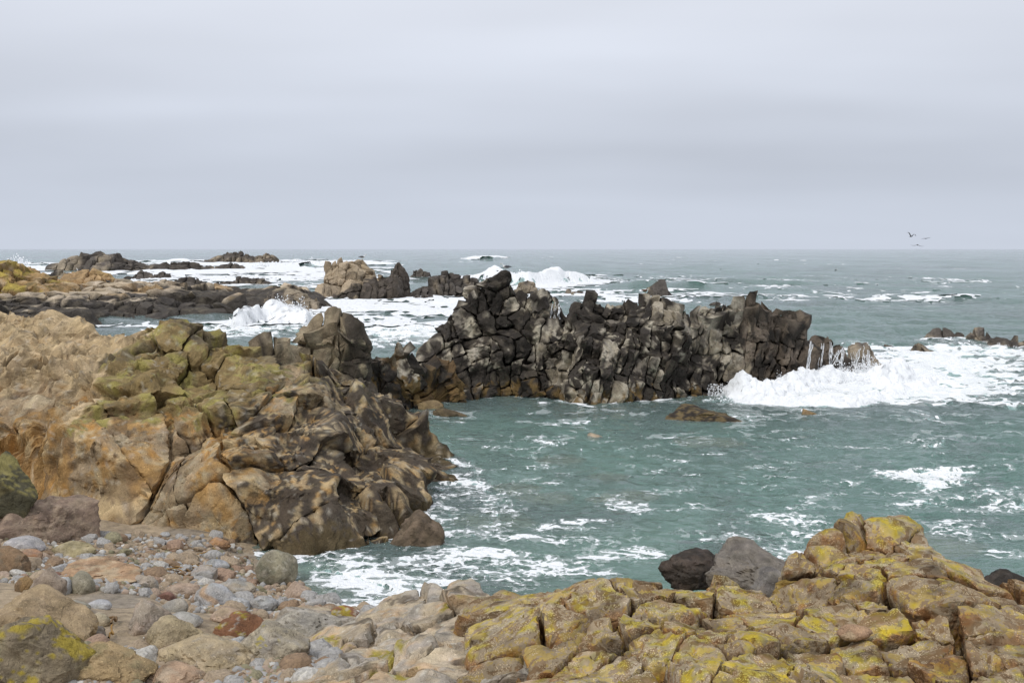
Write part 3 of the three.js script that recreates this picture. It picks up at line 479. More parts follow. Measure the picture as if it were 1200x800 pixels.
rockMass({ name: 'headland', label: 'ochre headland cliff with olive block pile on top and black seaward end', category: 'headland', seed: 12, H: headH, mat: M_HEAD,
  box: [-24, 0.2, -45, -26.5], near: 24, far: 46, sp: 1.5, crag: 0.2, chip: 0.065, floor: -0.4, cell: 0.13, rough: 0.2, ppx: 3.3, maxDetail: 20, aniso: [1, 1.15, 1], yaw: 0.5, tilt: 0.2, carve: strata, colour: headRock, smooth: headSmooth, sink: 0.45, bedCell: 0.1,
  spAt: (x, h, z) => { const along = x * 33.855 + 600; return along > 330 && h < 3.5 ? 2.4 : 1.6; },
  bedNoise: 0.1,  bedCarve: (x, h, z, s) => s * (0.22 * chips(x * 0.9, h * 0.9, z * 0.9) + 0.12 * chips(x * 2.3, h * 1.8, z * 2.3) + 0.2 * fbm(x * 0.8, h * 0.9, z * 0.8, 4) - 0.6 * sstep(0.55, 0.92, ridged(x * 0.55 + 0.6 * noise(x, h, z), h * 0.28, z * 0.55, 3)) - 0.22 * sstep(0.5, 0.95, ridged(x * 0.5, h * 1.1 + 3, z * 0.5, 2)) + 0.09 * fbm(x * 3.4, h * 2.4, z * 3.4, 4) - 0.1 * sstep(0.6, 0.95, ridged(x * 2.1, h * 0.6, z * 2.1, 2))),
  manual: [[128, 410, 30], [155, 406, 78], [207, 376, 40], [228, 380, 34], [190, 390, 30], [250, 395, 50], [280, 405, 60], [250, 420, 44], [225, 412, 40], [285, 430, 66], [233, 435, 44], [200, 418, 36], [170, 445, 44], [150, 470, 46], [175, 470, 40], [310, 440, 50], [345, 425, 44], [335, 455, 40], [290, 470, 44], [265, 480, 44], [310, 480, 44], [330, 510, 66], [375, 470, 46], [360, 495, 50], [400, 500, 60], [430, 490, 46], [385, 545, 66], [350, 580, 60], [420, 560, 64], [450, 540, 66], [470, 570, 56], [410, 600, 60], [370, 620, 44], [440, 600, 50], [480, 600, 40], [500, 560, 44], [525, 555, 40], [470, 478, 26]] });

// ------------------------------------------------------------------ pillar rock and the low saddle behind the headland
function reefRock(X, Y, Z, nx, ny, nz, tone, out) {
  const along = X * 19.148 + 600, a = fbm(X * 0.3, Y * 0.3, Z * 0.3, 4), b = fbm(X * 1.1 + 9, Y * 0.8, Z * 1.1, 4), d = fbm(X * 3.5 + 3, Y * 3.5, Z * 3.5, 3);
  // black crust broken by patches of bare weathered stone, weed at the waterline
  setc(out, [0.042, 0.036, 0.030], 0.65 + 0.7 * tone); mixc(out, [0.10, 0.084, 0.064], sstep(0.1, 0.3, b + 0.4 * d) * 0.6);
  const bare = sstep(-0.07, 0.07, -0.1 + 1.0 * a + 0.65 * b + 0.5 * d + (tone - 0.5) * 0.8 - (along < 640 ? 0.2 : 0) - (along > 890 ? 0.9 : 0));
  mixc(out, [0.25, 0.215, 0.16], bare * 0.9); mixc(out, [0.42, 0.38, 0.305], bare * sstep(0.05, 0.25, b + 0.6 * d) * 0.8); mixc(out, [0.09, 0.078, 0.064], bare * sstep(0.12, 0.3, fbm(X * 0.8, Y * 0.6 + 50, Z * 0.8, 4) + 0.2 * d) * 0.75);
  if (along > 880) mixc(out, [0.135, 0.108, 0.084], sstep(-0.1, 0.1, b + 0.15) * 0.8);
  mixc(out, [0.16, 0.105, 0.042], sstep(0.1, -0.1, Y - 0.45 + 0.9 * a + 0.7 * d) * sstep(-0.05, 0.15, b) * 0.9);
}
const joints = (X, Y, Z, r0, id) => -0.08 * sstep(0.62, 0.95, ridged(X * 1.15, Y * 0.25, Z * 1.15 + 4, 2)) - 0.06 * sstep(0.6, 0.95, ridged(X * 0.45, Y * 1.3 + 0.3 * X, Z * 0.45, 2));
const pillarH = ridgeFn([{ crest: [[338, 405, 50], [345, 380, 50], [352, 362, 50], [378, 357, 50], [403, 355, 50], [412, 372, 50], [424, 378, 50], [428, 420, 50]], toe: [[330, 475], [430, 472]], base: 0, pow: 0.42, back: 3, side: 4 }, { crest: [[295, 395, 47], [310, 388, 47], [332, 388, 47], [342, 410, 47]], toe: [[290, 480], [345, 480]], base: 0, pow: 0.4, back: 2, side: 4 }]);
rockMass({ name: 'pillar_rock', label: 'steep grey brown rock rising behind the headland beside a narrow white water gap', category: 'rock', seed: 21, H: pillarH, mat: M_HEAD, box: [-13.8, -6.4, -52.5, -43], near: 40, far: 54, sp: 1.7, floor: -0.3, cell: 0.16, rough: 0.15, aniso: [0.8, 1.5, 1], tilt: -0.25, ppx: 4, carve: joints, sink: 0.45, bedCell: 0.2,
  colour: (X, Y, Z, nx, ny, nz, t, out) => { const along = X * 23.837 + 600, a = fbm(X * 0.4, Y * 0.4, Z * 0.4, 4), b = fbm(X * 1.5, Y, Z * 1.5 + 4, 4); setc(out, [0.235, 0.19, 0.13], 0.8 + 0.3 * t); mixc(out, [0.05, 0.043, 0.036], sstep(-0.2, 0.25, (along - 392) / 45 + a + 0.6 * b + (along < 342 ? 1.6 : 0)) * 0.9); mixc(out, [0.34, 0.29, 0.2], sstep(0.2, 0.4, b) * 0.6); } });
const saddleH = ridgeFn([{ crest: [[415, 425, 53], [440, 410, 54], [455, 412, 54], [478, 400, 55], [485, 415, 55], [512, 408, 57], [530, 415, 57]], toe: [[400, 470], [450, 455], [480, 462], [535, 468]], base: 0, pow: 0.55, back: 1.6, side: 3 }]);
rockMass({ name: 'low_saddle_rocks', label: 'low dark brown rocks filling the gap between pillar rock and reef', category: 'rocks', seed: 22, H: saddleH, mat: M_MID, box: [-9.5, -2.6, -60, -46], near: 44, far: 60, sp: 1.3, floor: -0.3, cell: 0.15, rough: 0.3, aniso: [1.2, 1, 1], tilt: 0.5, ppx: 2.8, carve: joints, bedCell: 0.2,
  colour: (X, Y, Z, nx, ny, nz, t, out) => { reefRock(X, Y - 1.5, Z, nx, ny, nz, t * 0.7, out); mixc(out, [0.16, 0.10, 0.045], sstep(0.05, 0.3, fbm(X * 0.7, Y * 0.7, Z * 0.7 + 9, 3)) * 0.6); } });

// ------------------------------------------------------------------ the reef in the middle: block pile and jointed wall
const pileH = ridgeFn([
  { crest: [[500, 400, 60], [520, 382, 61], [545, 350, 62], [553, 336, 62], [566, 336, 62], [572, 322, 62], [580, 318, 62], [590, 322, 62], [598, 332, 62], [622, 340, 62], [640, 345, 62], [650, 348, 62], [657, 372, 62], [664, 384, 62]], toe: [[470, 466], [500, 470], [530, 471], [600, 467], [665, 470]], base: 0, pow: 0.68, back: 1.6, side: 2 },
]);
rockMass({ name: 'reef_block_pile', label: 'heap of dark rounded blocks on the reef topped by a pointed stone', category: 'rock outcrop', seed: 31, H: pileH, mat: M_MID, box: [-9, 4.4, -65, -54], near: 52, far: 66, points: 20000, sp: 1.3, crag: 0.32, chip: 0.1, floor: -0.3, cell: 0.16, rough: 0.28, aniso: [1, 1, 1], tilt: 0.3, ppx: 3.1, carve: joints, sink: 0.5, bedCell: 0.2, colour: reefRock,
  spAt: (x, h) => h < 2.6 ? 1.0 : 1.4,
  manual: [[580, 324, 34], [588, 338, 24], [598, 335, 26], [565, 347, 40], [578, 352, 28], [597, 352, 34], [612, 345, 30], [630, 350, 40], [643, 352, 26], [610, 365, 40], [622, 375, 36], [595, 375, 34], [570, 370, 34], [550, 375, 40], [560, 395, 36], [585, 400, 30], [608, 402, 26], [624, 405, 24], [645, 385, 30]] });
const wallH = ridgeFn([
  { crest: [[655, 395, 61], [664, 374, 61], [676, 352, 61.5], [690, 350, 62], [700, 352, 62], [722, 347, 62], [730, 348, 62], [745, 352, 62], [750, 336, 62], [762, 334, 62], [768, 350, 62], [790, 354, 62], [804, 358, 62], [808, 374, 62], [813, 368, 62], [818, 350, 62], [835, 354, 62], [845, 350, 62.5], [866, 347, 63], [878, 343, 63], [888, 341, 63], [893, 350, 63.5], [912, 359, 64], [922, 361, 64], [935, 364, 65], [948, 371, 65], [953, 393, 65]], toe: [[655, 470], [690, 477], [735, 473], [800, 466], [835, 455], [880, 452], [960, 446]], base: 0, pow: 0.42, back: 2.2, side: 4 },
  { crest: [[948, 400, 67], [955, 392, 67.5], [972, 387, 68], [988, 394, 68], [993, 420, 68]], toe: [[945, 450], [1000, 448]], base: 0, pow: 0.4, back: 2, side: 4 },
  { crest: [[660, 430, 58.5], [700, 420, 58.5], [760, 420, 58.5], [800, 430, 59.5], [840, 440, 61]], toe: [[655, 472], [690, 479], [735, 474], [800, 467], [845, 455]], base: 0, pow: 0.55, back: 0.2, side: 2 },
]);
rockMass({ name: 'reef_wall', label: 'long jointed reef wall with pale weathered upright slabs and brown waterline', category: 'rock outcrop', seed: 41, H: wallH, mat: M_MID, box: [2.4, 23.4, -70.5, -54], near: 52, far: 70, maxDetail: 16, points: 22000, sp: 1.3, crag: 0.36, chip: 0.11, floor: -0.3, cell: 0.15, rough: 0.24, aniso: [0.75, 1.6, 1.0], tilt: -0.2, pitch: 0.15, ppx: 3.1, carve: joints, sink: 0.5, bedCell: 0.2, colour: reefRock,
  spAt: (x, h, z) => x > 17.5 ? 1.55 : h < 2 ? 0.95 : 1.08 });
// ------------------------------------------------------------------ the terrace and rocks beyond
function terraceRock(X, Y, Z, nx, ny, nz, tone, out) {
  const a = fbm(X * 0.1, Y * 0.2, Z * 0.1, 4), b = fbm(X * 0.4 + 9, Y * 0.4, Z * 0.4, 4), d = fbm(X * 1.3 + 3, Y * 1.3, Z * 1.3, 3);
  setc(out, [0.40, 0.325, 0.235], 0.85 + 0.3 * tone); mixc(out, [0.46, 0.39, 0.30], sstep(0, 0.4, b)); mixc(out, [0.33, 0.215, 0.10], sstep(0.1, 0.4, a + 0.4 * d) * 0.7); mixc(out, [0.20, 0.165, 0.11], sstep(0.2, 0.4, d + 0.4 * b) * 0.6);
  const low = sstep(0.1, -0.1, (Y - 2.5) / 1.2 + 1.0 * b + 0.5 * a); mixc(out, [0.042, 0.038, 0.035], low * 0.95); mixc(out, [0.15, 0.13, 0.1], low * sstep(0.2, 0.4, d) * 0.5);
}
const terrH = ridgeFn([
  { crest: [[-60, 335, 165], [0, 341, 160], [60, 342, 160], [120, 338, 165], [200, 335, 170], [280, 344, 160], [330, 347, 150], [344, 352, 140]], toe: [[-60, 384], [60, 388], [100, 383], [130, 378], [200, 378], [240, 374], [270, 372], [345, 362]], base: 0, pow: 0.3, back: 0.15, side: 1.2, flat: 14 },
  { crest: [[55, 369, 112], [75, 360, 114], [90, 357, 115], [98, 366, 114], [104, 376, 113]], toe: [[50, 392], [105, 390]], base: 0, pow: 0.6, back: 0.6, side: 1.5 },
]);
rockMass({ name: 'rock_terrace', label: 'wide pale tan rock terrace with black wave worn rim behind the headland', category: 'rock terrace', seed: 51, H: terrH, mat: M_FAR, box: [-92, -29, -205, -104], near: 95, far: 200, sp: 4.2, floor: -0.3, cell: 0.7, rough: 0.14, crag: 0.16, step: 0.06, tiltBy: 0.08, aniso: [1.3, 0.8, 1.6], ppx: 4.6, maxDetail: 7, bedCell: 0.9, sink: 0.18, points: 14000, colour: terraceRock, spAt: (x, h, z) => -z < 135 ? 3 : 6 });
const ochre = (X, Y, Z, nx, ny, nz, tone, out) => { const a = fbm(X * 0.2, Y * 0.2, Z * 0.2, 4), b = fbm(X * 0.6 + 9, Y * 0.6, Z * 0.6, 4); setc(out, [0.30, 0.195, 0.09], 0.8 + 0.4 * tone); mixc(out, [0.15, 0.12, 0.06], sstep(0, 0.35, b) * 0.8); mixc(out, [0.36, 0.28, 0.06], sstep(0.12, 0.3, a + 0.3 * b) * (ny > 0.2 ? 0.75 : 0.2)); mixc(out, [0.42, 0.33, 0.22], sstep(0.2, 0.4, -b) * 0.7); };
rockMass({ name: 'ochre_knoll', label: 'ochre rock knoll with yellow lichen on the far side of the terrace', category: 'rock', seed: 52, mat: M_FAR, H: ridgeFn([{ crest: [[-70, 300, 150], [0, 305, 150], [18, 309, 150], [35, 312, 148], [40, 322, 146], [62, 330, 144], [80, 340, 143]], toe: [[-70, 345, 132], [0, 346, 133], [85, 346, 138]], base: 2.6, pow: 0.55, back: 0.5, side: 1.2 }]), box: [-88, -63, -166, -128], near: 120, far: 165, sp: 2.6, floor: 1.5, cell: 0.4, rough: 0.25, ppx: 3, maxDetail: 9, colour: ochre });
rockMass({ name: 'tan_knoll', label: 'low smooth orange tan knoll on the pale terrace', category: 'rock', seed: 53, mat: M_FAR, H: ridgeFn([{ crest: [[66, 334, 160], [80, 323, 160], [95, 322, 160], [106, 327, 160], [120, 321, 160], [126, 322, 160], [134, 333, 160]], toe: [[66, 337, 152], [135, 337, 152]], base: 3.0, pow: 0.6, back: 0.6, side: 1.2 }]), box: [-75, -62, -170, -148], near: 140, far: 168, sp: 2.6, floor: 2, cell: 0.4, rough: 0.15, ppx: 3, maxDetail: 9, colour: (X, Y, Z, nx, ny, nz, t, out) => { ochre(X, Y, Z, nx, ny, nz, t, out); mixc(out, [0.40, 0.275, 0.15], 0.7); } });
const dark = (k, tan = 0.3) => (X, Y, Z, nx, ny, nz, tone, out) => { const f = -Z / 100, a = fbm(X * 0.3 / f, Y * 0.3 / f, Z * 0.3 / f, 4), b = fbm(X / f + 9, Y / f, Z / f, 4); setc(out, [0.065, 0.057, 0.05], k * (0.7 + 0.6 * tone)); mixc(out, [0.30, 0.25, 0.185], sstep(0.35 - tan, 0.75 - tan, a * 0.8 + 0.5 * b + 0.15) * 0.85); };
let fseed = 60;
function farRock(name, label, D, crest, toeRow, opt = {}) {
  const xs = crest.map((c) => c[0]), a = Math.min(...xs), b = Math.max(...xs), top = Math.min(...crest.map((c) => c[1])), hgt = (toeRow - top) * D / F, thick = opt.thick || Math.max(hgt * 0.8, 1.2);
  const Dt = -sea(600, toeRow)[2], d0 = Dt, ok = crest.map((c) => [c[0], c[1], d0 + thick]);
  const k = d0 / F, sp = opt.sp || Math.max((b - a) / 7, 9) * k;
  rockMass({ name, label, category: 'rock', group: opt.group, seed: fseed++, mat: M_FAR, H: ridgeFn([{ crest: ok, toe: [[a - 4, toeRow], [b + 4, toeRow]], base: 0, pow: opt.pow || 0.5, back: 1.2, side: 3 }]), box: [(a - 603) * k * 1.02 - 1, (b - 597) * k * 1.02 + 1 + thick * 0.1, -d0 - thick * 2.2, -d0 + 1.5 * sp], near: d0 * 0.8, far: d0 * 1.3, sp, floor: -0.4, cell: sp / 6, rough: 0.22, crag: 0.28, ppx: 2.6, maxDetail: 10, sink: 0.4, bedCell: sp / 5, points: 5000, aniso: opt.aniso || [0.9, 1.2, 1], colour: opt.colour || dark(1), step: 0.14 });
}
farRock('sea_stack', 'tall tan and black sea stack ringed by white water beyond the reef', 173, [[381, 330], [384, 310], [400, 305], [425, 303], [432, 312], [445, 318], [452, 325], [460, 316], [466, 308], [471, 318], [476, 322], [480, 345]], 352, { thick: 8, colour: (X, Y, Z, nx, ny, nz, t, out) => { const along = X * 6.49 + 600, a = fbm(X * 0.15, Y * 0.15, Z * 0.15, 4), b = fbm(X * 0.5, Y * 0.5, Z * 0.5 + 4, 4); setc(out, [0.36, 0.29, 0.205], 0.8 + 0.3 * t); mixc(out, [0.065, 0.056, 0.05], sstep(-0.2, 0.25, (along - 428) / 26 + a + 0.8 * b - (Y - 3) / 6) * 0.92); } });
farRock('striped_rock', 'low tan and black striped wave worn rock beside the sea stack', 150, [[308, 356], [320, 344], [336, 338], [350, 340], [362, 346], [378, 352], [382, 362]], 366, { thick: 9, colour: dark(1.3, 0.35) });
farRock('dark_stack', 'rough black rock with a twin top standing east of the sea stack', 185, [[484, 346], [500, 338], [517, 320], [530, 318], [538, 325], [552, 323], [560, 330], [566, 345]], 350, { colour: dark(1.3, 0.1), thick: 6 });
farRock('grey_stack', 'single smooth grey rock in the surf beyond the dark twin topped rock', 280, [[478, 322], [486, 314], [494, 312], [502, 318], [504, 326]], 326, { colour: dark(1.3, 0.3) });
farRock('low_shelf_rock', 'low dark shelf rock awash between sea stack and dark stack', 165, [[479, 351], [488, 344], [500, 345], [508, 351]], 354, { colour: dark(1.3, 0.15) });
farRock('long_islet', 'long pale islet with a peaked middle surrounded by surf', 500, [[74, 311], [95, 306], [110, 303], [125, 299], [135, 300], [150, 305], [165, 308], [180, 311]], 317, { colour: dark(1.3, 0.25), thick: 22 });
farRock('flat_islet', 'low flat chain of grey rocks stretching behind the long islet', 480, [[175, 312], [195, 308], [213, 305], [225, 308], [245, 311], [270, 312], [286, 313]], 317, { colour: dark(1.3, 0.15), thick: 14 });
farRock('round_islet', 'rounded grey islet alone near the horizon in breaking surf', 640, [[254, 304], [265, 299], [285, 296], [305, 297], [320, 299], [327, 304]], 308, { colour: dark(1.3, 0.3), thick: 22 });
farRock('black_reef', 'small jagged black reef between the ochre knoll and long islet', 330, [[44, 324], [58, 319], [70, 316], [82, 322]], 326, { colour: dark(1.3, 0.05), group: 'black reefs in the far surf' });
farRock('black_reef', 'black reef with a notched top in foam behind the tan knoll', 330, [[147, 324], [160, 319], [178, 320], [190, 318], [198, 323]], 327, { colour: dark(1.3, 0.05), group: 'black reefs in the far surf' });
farRock('black_reef', 'low black reef with seabirds at the far edge of the terrace', 240, [[188, 335], [205, 329], [220, 324], [232, 327], [245, 335]], 338, { colour: dark(1.3, 0.1), group: 'black reefs in the far surf' });
farRock('black_reef', 'thin black reef in white water between terrace and round islet', 260, [[253, 331], [275, 325], [300, 324], [318, 330]], 333, { colour: dark(1.3, 0.1), group: 'black reefs in the far surf' });
farRock('sea_boulder', 'rounded dark boulder cluster in the surf behind the block pile', 210, [[655, 343], [664, 337], [680, 335], [690, 341]], 346, { colour: dark(1.3, 0.25), sp: 1.6 });
farRock('sea_boulder', 'grey boulder pair behind the pointed stone of the block pile', 200, [[604, 336], [612, 327], [622, 327], [628, 336]], 346, { colour: dark(1.3, 0.35), sp: 2 });
farRock('sea_boulder', 'lone brown rounded boulder standing in water behind the reef wall', 215, [[761, 341], [768, 332], [776, 328], [786, 334], [789, 344]], 348, { colour: dark(1.3, 0.2), sp: 3 });
farRock('sea_boulder', 'tiny dark rock in open water just behind the reef wall', 160, [[833, 355], [838, 352], [844, 355]], 358, { colour: dark(1.3, 0.15), sp: 1.2 });
farRock('awash_rock', 'dark rounded rock running with white water past the reef wall end', 76, [[994, 412], [1000, 404], [1010, 402], [1019, 408], [1022, 424]], 440, { colour: dark(1.3, 0.25), pow: 0.35, thick: 2.2, sp: 1.6 });
farRock('awash_rock', 'low flat brown rock almost covered by the white surge', 88, [[1024, 404], [1032, 401], [1042, 400], [1050, 404]], 413, { colour: dark(1.3, 0.2), sp: 1.3 });
farRock('awash_rock', 'small brown rock poking through the white surge', 86, [[1066, 407], [1072, 400], [1080, 400], [1087, 404]], 418, { colour: dark(1.3, 0.2), sp: 1.3 });
farRock('offshore_rock', 'wide dark rock at the start of the offshore rock row', 94, [[1088, 395], [1096, 388], [1110, 387], [1124, 389], [1130, 397]], 405, { colour: dark(1.3, 0.25), sp: 1.5 });
farRock('offshore_rock', 'tallest pointed brown rock in the offshore rock row', 90, [[1133, 397], [1140, 387], [1147, 385], [1158, 391], [1163, 400]], 409, { colour: dark(1.3, 0.3), sp: 1.5 });
farRock('offshore_rock', 'dark wet rock streaked with run off in the offshore row', 88, [[1163, 401], [1170, 393], [1178, 395], [1180, 403]], 412, { colour: dark(1.3, 0.15), sp: 1.2 });
farRock('offshore_rock', 'outermost low rock of the offshore row with water pouring over', 88, [[1181, 403], [1190, 397], [1205, 399], [1225, 405]], 413, { colour: dark(1.3, 0.2), sp: 1.3 });
// ------------------------------------------------------------------ the sea: waves, breakers, foam, spray
const breakers = [[[540, 332], [620, 334], [700, 331], 3.4, 5], [[330, 314], [370, 313], [410, 314], 2.6, 14], [[560, 304], [580, 304], [590, 304], 3, 10], [[150, 308], [190, 307], [240, 308], 1.6, 20], [[700, 336], [780, 337], [850, 338], 1.5, 6], [[820, 330], [900, 332], [970, 333], 1.2, 5], [[1010, 352], [1080, 352], [1170, 351], 0.5, 3], [[0, 312], [20, 311], [60, 312], 1.6, 14], [[420, 392], [455, 394], [500, 392], 0.4, 2.2]].map((b) => ({ p: b.slice(0, 3).map((q) => sea(...q)), h: b[3], w: b[4] }));
const swell = [[0.16, 17, 0.25], [0.13, 11, -0.2], [0.09, 7.3, 0.55], [0.22, 46, 0.1]].map(([a, l, t]) => [a, 2 * Math.PI / l, Math.sin(t), Math.cos(t)]);
function waveH(x, z) {
  const D = -z, open = Math.max(sstep(52, 85, D), sstep(10, 26, x) * 0.7), calm = 0.55 + 0.45 * sstep(24, 40, D);
  let h = 0; for (const [a, k, sx, sz] of swell) h += a * open * Math.sin(k * (x * sx + z * sz) + 1.3 * noise(x * 0.04, z * 0.04, k * 9));
  const A = lerp(0.13, 0.36, open) * calm, wx = x + 0.5 * noise(x * 0.3, z * 0.3, 2), wz = z + 0.5 * noise(x * 0.3, z * 0.3, 6);
  const f1 = 1 - sstep(110, 260, D), f2 = 1 - sstep(60, 130, D), f3 = 1 - sstep(38, 75, D); if (f1 > 0) { h += A * f1 * 1.1 * ridged(wx * 0.2, wz * 0.46, 1, 2); if (f2 > 0) h += A * f2 * 0.62 * ridged(wx * 0.7 + 4, wz * 1.4, 3, 2); if (f3 > 0) h += A * f3 * 0.42 * ridged(wx * 1.7, wz * 2.9 + 3, 5, 2); }
  for (const b of breakers) {
    const [p, q, r] = b.p; if (x < p[0] - 20 || x > r[0] + 20) continue; const t = (x - p[0]) / (r[0] - p[0]); if (t < -0.1 || t > 1.1) continue;
    const zc = interp([[p[0], p[2]], [q[0], q[2]], [r[0], r[2]]], x, 1) + 0.6 * b.w * noise(x * 0.12, b.w, 3), d = (z - zc) / b.w, e = d > 0 ? d * 1.9 : d * 0.75, amp = b.h * sstep(-0.1, 0.25, t) * sstep(1.1, 0.75, t) * (0.85 + 0.4 * noise(x * 0.15, 3, b.w));
    h += amp * Math.exp(-e * e);
  }
  return h;
}
const coveFade = (x, z) => waveH(x, z) * (beachH(x, z) > -0.25 ? 0.35 : 1);
{
  const xs = both(-14, 38, 0.24, 1.085, 26000), zs = []; let D = 16; while (D < 26000) { zs.push(-D); D += 0.115 * Math.pow(D / 25, 1.45); }
  const g = sheet(xs, zs, coveFade, null);
  const m = new THREE.MeshPhysicalMaterial({ color: new THREE.Color().setRGB(0.5, 0.7, 0.66), roughness: 0.045, ior: 1.33, transmission: 0.82, thickness: 1, attenuationColor: new THREE.Color().setRGB(0.5, 0.78, 0.74), attenuationDistance: 6, bumpMap: rep(waveBump, 7), bumpScale: 0.3 });
  tag(part('sea', g, m, scene), 'grey green sea running from the cove out to the horizon', 'sea', null, 'structure');
}
// foam: where it lies, [px, py, half width px, half height px, strength]
const foamSpots = [[440, 685, 130, 45, 0.62], [400, 655, 60, 18, 0.6], [430, 705, 100, 20, 0.72], [560, 650, 90, 40, 0.5], [680, 655, 110, 45, 0.46], [520, 612, 40, 18, 0.6], [590, 600, 40, 22, 0.4], [380, 690, 50, 20, 0.62], [640, 690, 60, 16, 0.4], [545, 575, 40, 10, 0.45], [740, 598, 34, 7, 0.6], [900, 650, 60, 30, 0.36], [960, 620, 70, 35, 0.34], [1090, 568, 62, 10, 0.8], [1150, 595, 70, 22, 0.4], [1170, 640, 50, 30, 0.34], [930, 575, 60, 20, 0.28], [760, 575, 70, 30, 0.14], [620, 520, 90, 20, 0.2], [520, 495, 40, 16, 0.4], [700, 500, 90, 20, 0.2], [640, 640, 300, 120, 0.1], [900, 540, 350, 90, 0.1], [1000, 500, 250, 25, 0.2],
  [1010, 448, 175, 30, 1.15], [930, 470, 70, 12, 0.9], [1110, 432, 120, 22, 0.86], [1180, 420, 90, 14, 0.78], [1140, 465, 80, 20, 0.5], [1120, 500, 120, 25, 0.2],
  [480, 378, 110, 40, 0.8], [330, 375, 70, 28, 0.86], [400, 395, 60, 30, 0.76], [170, 386, 70, 9, 0.62], [430, 358, 150, 12, 0.72], [560, 360, 90, 30, 0.7], [640, 385, 30, 20, 0.9],
  [200, 325, 260, 16, 0.8], [420, 333, 60, 10, 0.7], [360, 311, 90, 6, 0.95], [150, 312, 200, 8, 0.74], [20, 311, 60, 6, 0.7], [620, 329, 110, 10, 0.95], [640, 346, 120, 9, 0.75], [740, 350, 110, 8, 0.6], [570, 302, 26, 2.2, 0.9], [860, 333, 150, 12, 0.34], [800, 345, 80, 6, 0.55], [900, 350, 70, 5, 0.5], [1060, 351, 110, 4, 0.62], [1120, 328, 110, 4, 0.45], [1000, 345, 60, 3, 0.5], [1000, 340, 300, 30, 0.05], [700, 310, 700, 10, 0.04]].map(([px, py, rx, ry, s]) => { const c = sea(px, py), a = sea(px, py - ry), b = sea(px, Math.min(py + ry, 860)); return { x: c[0], z: c[2], rx: rx * -c[2] / F * 1.02, zf: Math.abs(a[2] - c[2]), zn: Math.abs(b[2] - c[2]), s }; });
const shores = BUILT.filter((b) => /headland|reef|pillar|awash|offshore|stack|saddle|boulder|striped/.test(b.root.name));
function foamMask(x, z) { let m = 0; for (const b of shores) { const q = b.box; if (x < q[0] || x > q[1] || z < q[2] || z > q[3]) continue; const h = b.H(x, z); if (h > -1.3 && h < 0.3) m = Math.max(m, 0.52 * sstep(-1.3, -0.2, h)); } for (const f of foamSpots) { const dx = (x - f.x) / f.rx, dz = (z - f.z) / (z < f.z ? f.zf : f.zn), d = dx * dx + dz * dz; if (d < 1.6) m = Math.max(m, f.s * sstep(1.6, 0.15, d)); } return m; }
const foamMat = new THREE.MeshStandardMaterial({ color: new THREE.Color().setRGB(0.86, 0.87, 0.87), roughness: 0.9, bumpMap: rep(foamBump, 2.2), bumpScale: 0.06 }); foamMat.name = 'foam';
const foamFar = new THREE.MeshStandardMaterial({ color: new THREE.Color().setRGB(0.86, 0.87, 0.87), roughness: 0.9, bumpMap: rep(foamBump, 9), bumpScale: 0.3 }); foamFar.name = 'foam_far';
